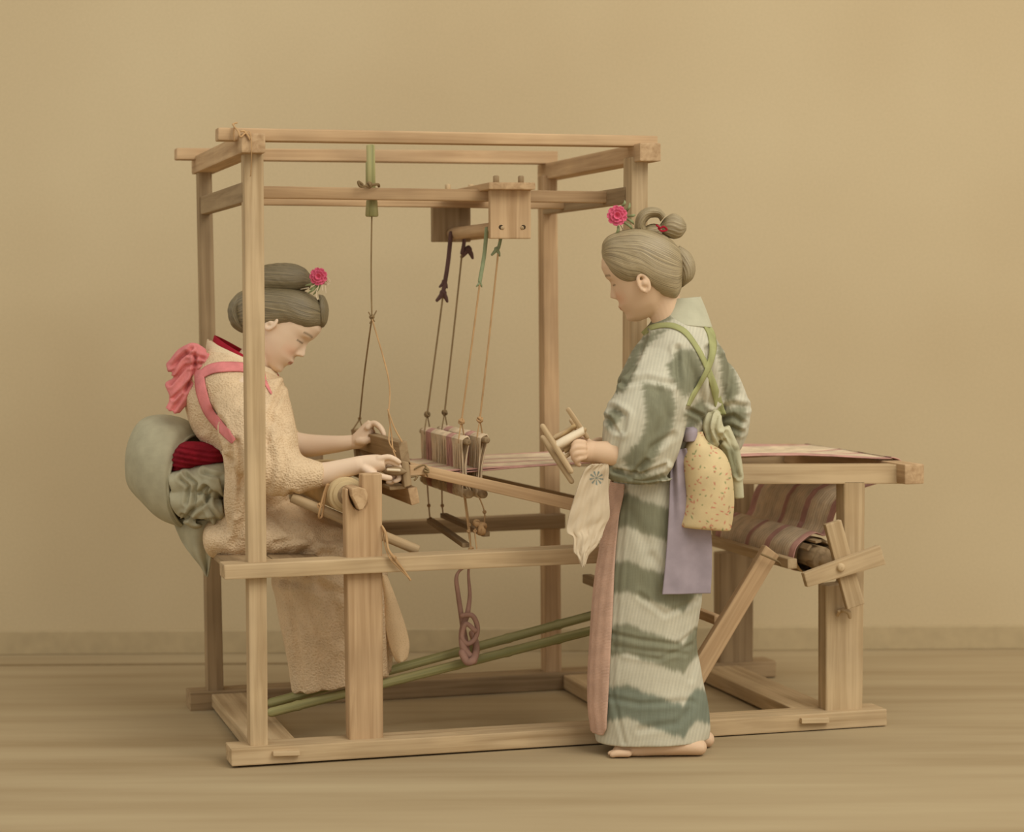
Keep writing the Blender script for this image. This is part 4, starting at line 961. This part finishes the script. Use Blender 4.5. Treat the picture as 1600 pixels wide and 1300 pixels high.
for D_, dx in ((5.967, -4), (6.075, 8)):
    a = gp(1085+dx, D_, .04)
    parts.append(tube_arr([V(1050+dx, 1100, D_+.03), gp(1064+dx, D_+.02, .07), gp(1076+dx, D_+.01, .035)], [.030, .027, .026], 18, 12))
    hp = np.array([gp(1096+dx, D_, .024), gp(1070+dx, D_, .030), gp(1035+dx, D_, .027), gp(1000+dx, D_, .020), gp(972+dx, D_, .016)])
    o = tube_arr(hp, [.023, .028, .026, .022, .018], 20, 24); q = o[0].copy(); q[:, 2] = np.maximum(q[:, 2], .003); dv_ = (q-gp(1000, D_, 0))@FH; parts.append((q+FH*(dv_*.35)[:, None], o[1]))
    for j in range(5):
        dj = (j-2)*.0155; parts.append(tube_arr([gp(984+dx+abs(j-1)*2, D_+dj, .014), gp(966+dx+abs(j-1)*3, D_+dj, .014), gp(957+dx+abs(j-1)*4, D_+dj, .011)], [.0085, .0085, .007] if j else [.0105, .0105, .009], 10, 10))
# arms: near arm raised to the reel
parts.append(tube_arr(vv([(1055, 585, 5.96), (1035, 650, 5.90), (1020, 712, 5.86)]), [.034, .034, .034], 20, 20))
parts.append(tube_arr(vv([(1020, 712, 5.86), (980, 710, 5.85), (950, 708, 5.84), (928, 706, 5.84)]), [.038, .036, .033, .029], 24, 26))
dh = 5.84
parts.append(loft_arr([(934, 690, 934, 722, dh, .026), (922, 688, 922, 723, dh, .030), (910, 690, 908, 722, dh, .032), (902, 693, 901, 718, dh, .030)], 28, 16))
fing([(912, 692, dh-.028), (902, 691, dh-.036), (896, 697, dh-.034), (899, 705, dh-.028)], .0095, .0075)
fing([(912, 699, dh-.034), (900, 699, dh-.042), (894, 706, dh-.038), (898, 713, dh-.03)], .0095, .0075)
fing([(912, 707, dh-.036), (901, 708, dh-.043), (896, 714, dh-.038), (900, 720, dh-.03)], .0092, .0072)
fing([(913, 714, dh-.034), (904, 717, dh-.040), (901, 722, dh-.034), (905, 726, dh-.028)], .0085, .007)
fing([(920, 692, dh+.015), (908, 686, dh+.02), (898, 686, dh+.015), (890, 689, dh+.005)], .0115, .0085)
# far arm bent forward, mostly hidden by the body
parts.append(tube_arr(vv([(1120, 590, 6.08), (1140, 640, 6.08), (1125, 685, 6.10)]), [.03, .03, .028], 20, 20))
parts.append(tube_arr(vv([(1125, 685, 6.10), (1060, 700, 6.08), (1000, 705, 6.10), (965, 705, 6.05)]), [.035, .034, .030, .025], 20, 26))
parts.append(loft_arr([(972, 694, 972, 716, 6.05, .024), (955, 692, 955, 718, 6.03, .030), (940, 694, 940, 716, 6.01, .028)], 24, 12))
for j in range(4): fing([(944, 697+j*6, 6.0), (932, 698+j*6, 5.975+j*.002), (924, 704+j*5, 5.975), (928, 710+j*4, 5.985)], .0088, .007)
fing([(950, 694, 6.02), (938, 688, 6.0), (928, 690, 5.985)], .011, .008)
skin_body(parts, H2, w2, (212, 178, 142), (178, 118, 90), (110, 90, 62), mat=SK)
# kimono
SKT = [(958, 752, 1096, 752, C2, .12), (950, 800, 1101, 800, C2, .125), (942, 850, 1101, 850, C2, .125), (934, 900, 1099, 900, C2, .125), (929, 950, 1094, 950, C2, .123), (926, 1000, 1089, 1000, C2, .12), (923, 1050, 1096, 1050, C2, .118), (923, 1100, 1106, 1100, C2, .115), (927, 1135, 1110, 1133, C2, .113), (931, 1158, 1108, 1153, C2, .112)]
kp = [loft_arr(SKT, 90, 130)]
kp.append(loft_arr([(958, 760, 1096, 760, C2, .12), (975, 720, 1102, 718, C2, .11), (986, 680, 1112, 672, C2, .115), (976, 640, 1128, 632, C2, .13), (968, 600, 1140, 597, C2, .15), (982, 562, 1136, 562, C2, .155), (1003, 528, 1122, 534, C2, .13), (1020, 498, 1108, 510, C2, .09), (1033, 480, 1100, 488, C2, .068), (1041, 470, 1096, 474, C2, .06)], 90, 80))
kp.append(loft_arr([(1005, 545, 1092, 540, 5.95, .06), (976, 588, 1088, 590, 5.91, .085), (952, 632, 1078, 638, 5.885, .095), (941, 676, 1064, 688, 5.88, .095), (944, 712, 1052, 722, 5.88, .085), (956, 738, 1042, 744, 5.88, .06), (980, 752, 1025, 756, 5.88, .03)], 64, 60))
kp.append(loft_arr([(1098, 545, 1130, 556, 6.06, .06), (1106, 590, 1157, 594, 6.07, .085), (1112, 630, 1171, 634, 6.07, .085), (1118, 665, 1169, 672, 6.07, .07), (1128, 690, 1160, 698, 6.07, .045), (1138, 706, 1152, 710, 6.07, .02)], 48, 50))
kp.append(loft_arr([(944, 722, 958, 722, 5.87, .03), (942, 738, 990, 742, 5.87, .04), (958, 752, 1040, 752, 5.87, .045), (1000, 757, 1052, 746, 5.87, .03)], 40, 30))
v, n, F = remesh(kp, .0034, 8, .5)
for poly, d_, w_ in (
    ([(1058, 545), (1062, 600), (1060, 660), (1045, 720)], .010, 5), ([(975, 600), (1010, 592), (1050, 600)], .007, 5), ([(958, 640), (975, 650), (972, 672)], .010, 6), ([(950, 655), (966, 680), (960, 712)], .007, 5), ([(1000, 735), (1020, 700), (1050, 680)], .006, 6), ([(960, 735), (1000, 742), (1040, 728)], .008, 4), ([(985, 745), (1010, 720)], .005, 4),
    ([(1105, 545), (1112, 590), (1110, 630)], .009, 5), ([(1125, 640), (1145, 632), (1165, 636)], .009, 5), ([(1122, 655), (1145, 650), (1160, 660)], .007, 4), ([(1130, 560), (1142, 600), (1128, 628)], .005, 6), ([(1128, 680), (1142, 668), (1158, 675)], .006, 4),
    ([(1010, 520), (995, 560), (975, 600)], .006, 5), ([(1068, 545), (1085, 590), (1100, 630)], .005, 7), ([(1075, 640), (1095, 650), (1105, 665)], .006, 4), ([(1030, 610), (1040, 650), (1020, 700)], .005, 8),
    ([(955, 990), (1000, 1000), (1060, 1008), (1086, 985)], 0.0030, 4), ([(960, 1010), (1010, 1018), (1070, 1022)], 0.0024, 4), ([(975, 1020), (1030, 1030), (1080, 1008)], 0.0024, 4), ([(950, 1090), (1000, 1100), (1080, 1096)], 0.0024, 5), ([(1020, 870), (1045, 900), (1080, 915)], 0.0030, 7), ([(985, 800), (1010, 850), (1030, 930)], 0.0024, 9), ([(978, 770), (966, 900), (956, 1080), (975, 1160)], 0.0024, 4), ([(1000, 930), (1040, 960), (1085, 940)], 0.0024, 5), ([(1085, 1100), (1060, 1130), (1000, 1140)], 0.0024, 6), ([(1088, 930), (1090, 1000), (1080, 1060)], 0.0024, 6)):
    v = crease(v, n, poly, d_, w_)
v = v+n*(.0015*vnoise(v, 5, 7, 3))[:, None]
x, y = projv(v)
light, dark = lin((197, 189, 163)), lin((130, 127, 101)); teal = lin((124, 128, 108))
zig = np.interp(x, [900, 950, 976, 1067, 1090, 1110], [16, 7, 0, 33, 4, 12])
jag = (hnoise(x*.42, 1)-.5)*5
yy = y-zig+jag*np.where(((y-zig-700) % 99) > 50, 1, 1)
msk = np.zeros(len(v))
sg = lambda a: 1/(1+np.exp(-np.clip(a/1.6, -30, 30)))
for a, b in ((770, 822), (875, 924), (973, 1020), (1069, 1121)): msk = np.maximum(msk, sg(yy-a)*sg(b-yy))
low = y > 752+0*x
soft = 1.6
ptch = np.zeros(len(v)); r2 = np.hypot(x-1040, y-640); an = np.arctan2(y-640, x-1040)*40
xj = x+(hnoise(y*.42+x*.1, 4)-.5)*6; yj = y+(hnoise(x*.40-y*.12, 5)-.5)*6
for poly in ([(1008, 502), (1033, 478), (1050, 480), (1050, 500), (1024, 512), (1006, 522)], [(1042, 514), (1020, 534), (1000, 556), (990, 590), (975, 610), (956, 618), (955, 600), (975, 572), (990, 545), (1008, 524), (1030, 515)],
             [(1042, 570), (1060, 546), (1084, 544), (1096, 560), (1098, 590), (1090, 612), (1070, 622), (1056, 600), (1046, 590)], [(1003, 600), (1030, 600), (1052, 612), (1058, 640), (1050, 670), (1030, 705), (1012, 740), (985, 740), (972, 718), (998, 690), (1010, 660), (1008, 630)],
             [(1114, 528), (1135, 552), (1150, 580), (1157, 610), (1148, 628), (1134, 626), (1128, 600), (1124, 565)], [(1130, 640), (1162, 634), (1168, 650), (1155, 684), (1140, 688), (1127, 668)], [(1070, 645), (1098, 622), (1110, 640), (1092, 664), (1072, 674)],
             [(946, 648), (964, 634), (974, 650), (962, 664), (950, 672)], [(1083, 482), (1093, 478), (1096, 500), (1084, 503)], [(940, 722), (980, 738), (1040, 742), (1050, 750), (1000, 760), (955, 755)]):
    ptch = np.maximum(ptch, polymask(xj, yj, poly, soft))
m = np.where(y > 757, msk, ptch)
tw = np.clip((y-1060)/20, 0, 1)[:, None]; dk = dark*(1-tw)+teal*tw
streak = (hnoise(x*.8+y*.05, 8)-.5)*.16
col = light*(1-m[:, None])+dk*m[:, None]; col = col*(1+streak*(.5+.6*m))[:, None]
pl = .06*np.sin(x*1.15+y*.25)*(1-m); col = col*(1+pl)[:, None]
K2 = cloth('grey_zigzag_cotton', None, 'weave', 900, .2, .08)
kim2 = mk('kimono', v, F, K2, w2, col=np.clip(col, 0, 1)); b2 = bvh_of(v, F)
# stand-up collar
collar([(1022, 504, 1112, 512, C2, .092), (1034, 482, 1103, 486, C2, .072), (1044, 468, 1094, 464, C2, .060)], cloth('pale_blue_grey_collar', (188, 182, 152), 'weave', 900, .2, .1), 'neckband', kim2)
# apron: partial wrap on the front-left of the skirt
Kp = [[*V(k[0]-3, k[1], k[4]), *V(k[2], k[3], k[4]), k[5]+.008] for k in SKT]; nv_ = 130; R = spline(Kp, nv_)
yk = np.array([projv(((R[i, :3]+R[i, 3:6])/2)[None])[1][0] for i in range(nv_)]); sel = [i for i in range(nv_) if yk[i] < 1142]
rows = []
for i in sel:
    A, B, dp = R[i, :3], R[i, 3:6], R[i, 6]; C = (A+B)/2; Hh = (B-A)/2
    xe = np.interp(yk[i], [752, 770, 800, 850, 900, 1000, 1080, 1130, 1142], [974, 972, 965, 960, 957, 952, 948, 946, 940]); xl = projv(A[None])[0][0]; xr_ = projv(B[None])[0][0]
    cs = np.clip((xe-(xl+xr_)/2)/((xr_-xl)/2), -1, 1); t1 = 2*np.pi-math.acos(cs); T = np.linspace(np.pi*.62, t1, 44)
    rip = .0022*np.sin(T*26+i*.02)
    rows.append(C+np.cos(T)[:, None]*Hh*(1+rip[:, None]*3)+np.sin(T)[:, None]*(dp+rip[:, None])*FH)
rows = np.array(rows); nA = len(rows)
APM = cloth('rose_striped_apron_cloth', (208, 170, 144), 'weave', 500, .5, .16)
mmm, nt_, N_, Lk_, B_ = APM, APM.node_tree, APM.node_tree.nodes, APM.node_tree.links, None
ap = mk('apron', rows.reshape(-1, 3), gridfaces(nA, 44, False), APM, w2); sd = ap.modifiers.new('s', 'SOLIDIFY'); sd.thickness = .003
# purple sash end and the yellow flowered obi
PUR = cloth('lilac_sash_cloth', (158, 144, 146), 'crepe', 700, .3, .15)
o = sheet_arr([(1050, 706, 1072, 700, 5.885, 5.885), (1048, 740, 1082, 735, 5.875, 5.885), (1046, 790, 1096, 790, 5.87, 5.89), (1043, 840, 1110, 828, 5.87, 5.90), (1039, 890, 1112, 880, 5.868, 5.905), (1035, 929, 1110, 927, 5.866, 5.905)], 50, 70, .004, wave=lambda s, w: .005*np.sin(w*10+1)*(1-s*.55)+.012*(np.exp(-((w-.12)/.1)**2)-.6*np.exp(-((w-.3)/.1)**2))*np.clip(1-s*1.7, 0, 1))
mk('purple_sash_end', o[0], o[1], PUR, w2)
o = loftk([(1072, 668, 1084, 667, 5.90, .02), (1066, 678, 1090, 672, 5.90, .03), (1068, 690, 1088, 688, 5.90, .03)], 24, 12); mk('purple_sash_knot', o[0], o[1], PUR, w2)
o = loftk([(1080, 676, 1098, 674, 5.92, .02), (1074, 690, 1106, 690, 5.915, .045), (1068, 706, 1128, 704, 5.91, .062), (1066, 722, 1139, 722, 5.905, .07), (1068, 745, 1144, 745, 5.90, .072), (1070, 775, 1147, 775, 5.90, .07), (1067, 800, 1146, 802, 5.895, .062), (1062, 818, 1142, 826, 5.89, .05), (1064, 823, 1138, 829, 5.89, .035)], 260, 300)
v = o[0]; x, y = projv(v); fa = ((v-V(1105, 760, 5.90))@FH) < 0
rs = np.random.RandomState(5); cb_ = lin((210, 186, 138)); col = np.repeat(cb_[None], len(v), 0)
for k in range(150):
    cx_, cy_ = rs.uniform(1062, 1148), rs.uniform(675, 828); c_ = lin([(196, 108, 88), (196, 108, 88), (112, 128, 78), (180, 130, 96)][rs.randint(4)]); an = rs.uniform(0, 3.14); ln_ = rs.uniform(1.2, 3.2)
    dx, dy = x-cx_, y-cy_; u = dx*math.cos(an)+dy*math.sin(an); w = -dx*math.sin(an)+dy*math.cos(an)
    q = np.exp(-((u/ln_)**2+(w/1.15)**2)**1.5)*.85; col = col*(1-q[:, None])+c_*q[:, None]
mk('flowered_obi', v, o[1], cloth('flowered_yellow_cotton', None, 'crepe', 500, .3, .1), w2, col=col, label='yellow obi drum with small red and green flowers')
# knot and hanging ends behind
GW = cloth('grey_white_end', None, 'weave', 900, .2, .1)
kk = [loftk([(1102, 660, 1112, 640, 5.95, .02), (1104, 668, 1124, 648, 5.93, .03), (1110, 680, 1130, 664, 5.93, .03), (1120, 690, 1136, 682, 5.94, .03)], 30, 26),
      loftk([(1100, 640, 1122, 640, 5.95, .02), (1098, 660, 1126, 660, 5.935, .03), (1100, 684, 1122, 684, 5.935, .03), (1104, 698, 1122, 698, 5.94, .018)], 30, 26),
      loftk([(1120, 672, 1140, 664, 5.96, .025), (1124, 700, 1152, 695, 5.96, .03), (1134, 730, 1158, 728, 5.96, .025), (1142, 755, 1161, 753, 5.96, .015), (1147, 780, 1163, 778, 5.96, .008)], 34, 40)]
v, n, F = remesh(kk, .0035, 3)
for poly in ([(1112, 645), (1106, 665), (1112, 690)], [(1120, 650), (1116, 672), (1126, 690)], [(1126, 680), (1142, 700), (1150, 740)], [(1134, 676), (1150, 705), (1154, 745)]): v = crease(v, n, poly, .008, 3)
x, y = projv(v); m = polymask(x, y, [(1128, 695), (1152, 700), (1156, 745), (1142, 748), (1134, 725)], 2); m = np.maximum(m, .7*polymask(x, y, [(1099, 675), (1110, 672), (1116, 700), (1102, 700)], 2))
col = lin((192, 184, 148))*(1-m[:, None])+lin((138, 134, 102))*m[:, None]; mk('sash_knot', v, F, GW, w2, col=col)
# green cord
GC = cloth('green_sash_cord', (164, 162, 108), 'crepe', 300, .5, .15)
strip_on('sash_cord', b2, [(1004, 522), (1016, 512), (1034, 508), (1052, 509), (1070, 518), (1086, 538), (1100, 563), (1112, 592), (1120, 620), (1128, 648)], [7, 8, 8, 9, 9, 8, 9, 10, 13, 13], GC, w2, .004, .004)
strip_on('sash_cord', b2, [(1104, 508), (1112, 522), (1114, 545), (1108, 572), (1098, 592), (1086, 614), (1076, 634)], [8, 11, 12, 9, 8, 7, 5], GC, w2, .009, .004)
# hair
HR2 = hairmat('pale_dressed_hair', (118, 102, 70), (192, 170, 128))  # paler streaked hair tone than the seated weaver's
D_ = 5.99
hair_part('hair', [(940, 392, 942, 406, D_, .02), (943, 377, 949, 421, D_, .052), (954, 367, 961, 436, D_, .078), (974, 360, 979, 447, D_, .092), (998, 357, 999, 448, D_, .097), (1022, 361, 1020, 459, D_, .095), (1044, 372, 1042, 466, D_, .085), (1060, 387, 1056, 466, D_, .06), (1069, 404, 1064, 452, D_, .03)], HR2, w2, ex=.72)
hair_part('hair_tail', [(1052, 396, 1062, 384, D_, .03), (1058, 412, 1078, 396, D_, .04), (1060, 424, 1086, 414, D_, .045), (1062, 438, 1083, 434, D_, .04), (1064, 450, 1070, 446, D_, .015)], HR2, w2, fr=18)
hair_part('hair_knot', [(1002, 374, 1016, 362, D_, .03), (992, 358, 1008, 352, D_, .045), (996, 336, 1012, 344, D_, .05), (1010, 325, 1018, 340, D_, .05), (1028, 325, 1028, 340, D_, .045), (1040, 336, 1032, 346, D_, .035)], HR2, w2, fr=16)
hair_part('hair_knot', [(1000, 362, 1004, 374, D_, .03), (1012, 352, 1012, 378, D_, .04), (1024, 350, 1024, 377, D_, .035), (1034, 352, 1034, 368, D_, .02)], HR2, w2, fr=16)
hair_part('hair_loop', [(1032, 350, 1032, 364, D_, .015), (1040, 340, 1042, 370, D_, .03), (1052, 334, 1054, 373, D_, .036), (1064, 339, 1064, 370, D_, .032), (1072, 350, 1072, 360, D_, .012)], HR2, w2, fr=16)
t_ = tube_arr(vv([(1026, 352, 5.94), (1032, 356, 5.935), (1037, 354, 5.935), (1042, 359, 5.94), (1034, 361, 5.935), (1029, 357, 5.94)]), .0028, 8, 40); mk('hair_tie', t_[0], t_[1], RED, w2, gr=t_[2], label='thin red tie in the topknot')
f2 = hair_ornament(w2, 964, 337, 5.95, 16, 'pink silk flower with green leaves in the hair of the standing woman', -1, [(978, 330, 984, 318), (980, 342, 990, 350), (976, 348, 988, 358), (972, 322, 976, 314), (982, 338, 992, 336), (966, 354, 962, 366)])
t_ = tube_arr(vv([(966, 345, 5.96), (975, 362, 5.98)]), .0018, 6); mk('pin', t_[0], t_[1], WHT, f2, gr=t_[2])
# ---------------------------------------------------------------- towel and reel
tw_ = [(926, 726, 950, 724, 5.80, 5.83), (914, 734, 951, 735, 5.80, 5.83), (906, 752, 950, 755, 5.80, 5.84), (897, 780, 951, 780, 5.80, 5.84), (889, 808, 952, 806, 5.80, 5.84), (886, 830, 946, 822, 5.80, 5.84), (896, 842, 940, 838, 5.80, 5.83), (897, 862, 934, 850, 5.80, 5.82), (904, 872, 922, 862, 5.80, 5.81), (909, 884, 914, 882, 5.80, 5.80)]
o = sheet_arr(tw_, 120, 160, .004, wave=lambda s, w: .005*np.sin(w*5+s*3)*(.3+s)+.0018*np.sin(w*13-s*9)+.0012*np.sin(w*31+s*17)+.0012*np.sin(s*40+w*9), jag=lambda s, w: .003*np.sin(w*23+s*31)*s+.002*np.sin(w*57)*s)
v = o[0]; x, y = projv(v); col = np.repeat(lin((204, 184, 152))[None], len(v), 0)
rr = np.hypot(x-932, y-747); an = np.arctan2(y-747, x-932); q = ((rr > 3) & (rr < 11))*np.clip(np.sin(an*9)*1.6+.1, 0, 1)*.85+(rr < 2.2)*.7
col = col*(1-q[:, None])+lin((104, 122, 116))*q[:, None]
tag(mk('hand_towel', v, o[1], cloth('pale_cotton_towel', None, 'crepe', 500, .3, .08), None, col=col), 'pale cotton towel with a blue flower print hanging at the standing woman\'s waist', 'towel')
RW = WD
re_ = thing('thread_reel', 'wooden frame reel wound with white thread in the hand of the standing woman', 'reel', V(882, 700, 5.80))
def stick(a, b, r, D0, D1_): 
    o = tube_arr([V(a[0], a[1], D0), V((a[0]+b[0])/2, (a[1]+b[1])/2, (D0+D1_)/2), V(b[0], b[1], D1_)], [r, r*1.12, r], 10, 16); mk('end_bar', o[0], o[1], RW, re_, gr=o[2])
stick((848, 666), (892, 736), .0075, 5.80, 5.79); stick((848, 684), (893, 752), .0075, 5.84, 5.85)
stick((888, 640), (917, 683), .0065, 5.83, 5.84); stick((893, 657), (921, 700), .0065, 5.87, 5.88)
rods = [((868, 697), (914, 671), 5.80, 5.83), ((866, 684), (902, 663), 5.84, 5.87), ((880, 716), (918, 690), 5.81, 5.85), ((874, 706), (908, 686), 5.86, 5.87)]
for (a, b, d0, d1) in rods:
    o = tube_arr([V(*a, d0), V(*b, d1)], .0055, 10, 6); mk('rod', o[0], o[1], RW, re_, gr=o[2])
WT = plain('white_thread', (226, 206, 172), .9, .12)
o = loftk([(867, 690, 871, 703, 5.805, .016), (880, 682, 884, 697, 5.81, .018), (896, 674, 899, 688, 5.82, .018), (911, 666, 914, 679, 5.83, .016)], 28, 60)
v = o[0]; v = v+np.array([0, 0, 1.])*(.0008*np.sin((v@RH)*1800))[:, None]; mk('wound_thread', v, o[1], WT, re_)
TN = plain('shaded_thread', (190, 160, 112), .9, .15)  # darker copy of the white thread, its shadow side put into the colour
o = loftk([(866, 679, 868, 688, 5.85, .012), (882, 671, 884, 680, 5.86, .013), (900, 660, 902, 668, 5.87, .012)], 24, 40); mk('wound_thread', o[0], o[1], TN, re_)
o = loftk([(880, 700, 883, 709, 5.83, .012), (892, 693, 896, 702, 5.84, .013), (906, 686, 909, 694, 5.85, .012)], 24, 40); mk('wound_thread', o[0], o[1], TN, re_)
sh_ = thing('shuttle', 'small dark wooden shuttle gripped in the near hand of the weaver', 'shuttle', V(612, 741, 6.06))
o = loftk([(596, 735, 596, 737, 6.07, .003), (604, 730, 605, 741, 6.065, .010), (614, 728, 616, 743, 6.06, .013), (626, 730, 627, 742, 6.055, .010), (636, 736, 636, 738, 6.05, .003)], 28, 30); mk('body', o[0], o[1], WDK, sh_, gr=o[2])
o = tube_arr([V(606, 734, 6.045), V(624, 735, 6.042)], .004, 8, 10); mk('bobbin', o[0], o[1], WT, sh_, gr=o[2])
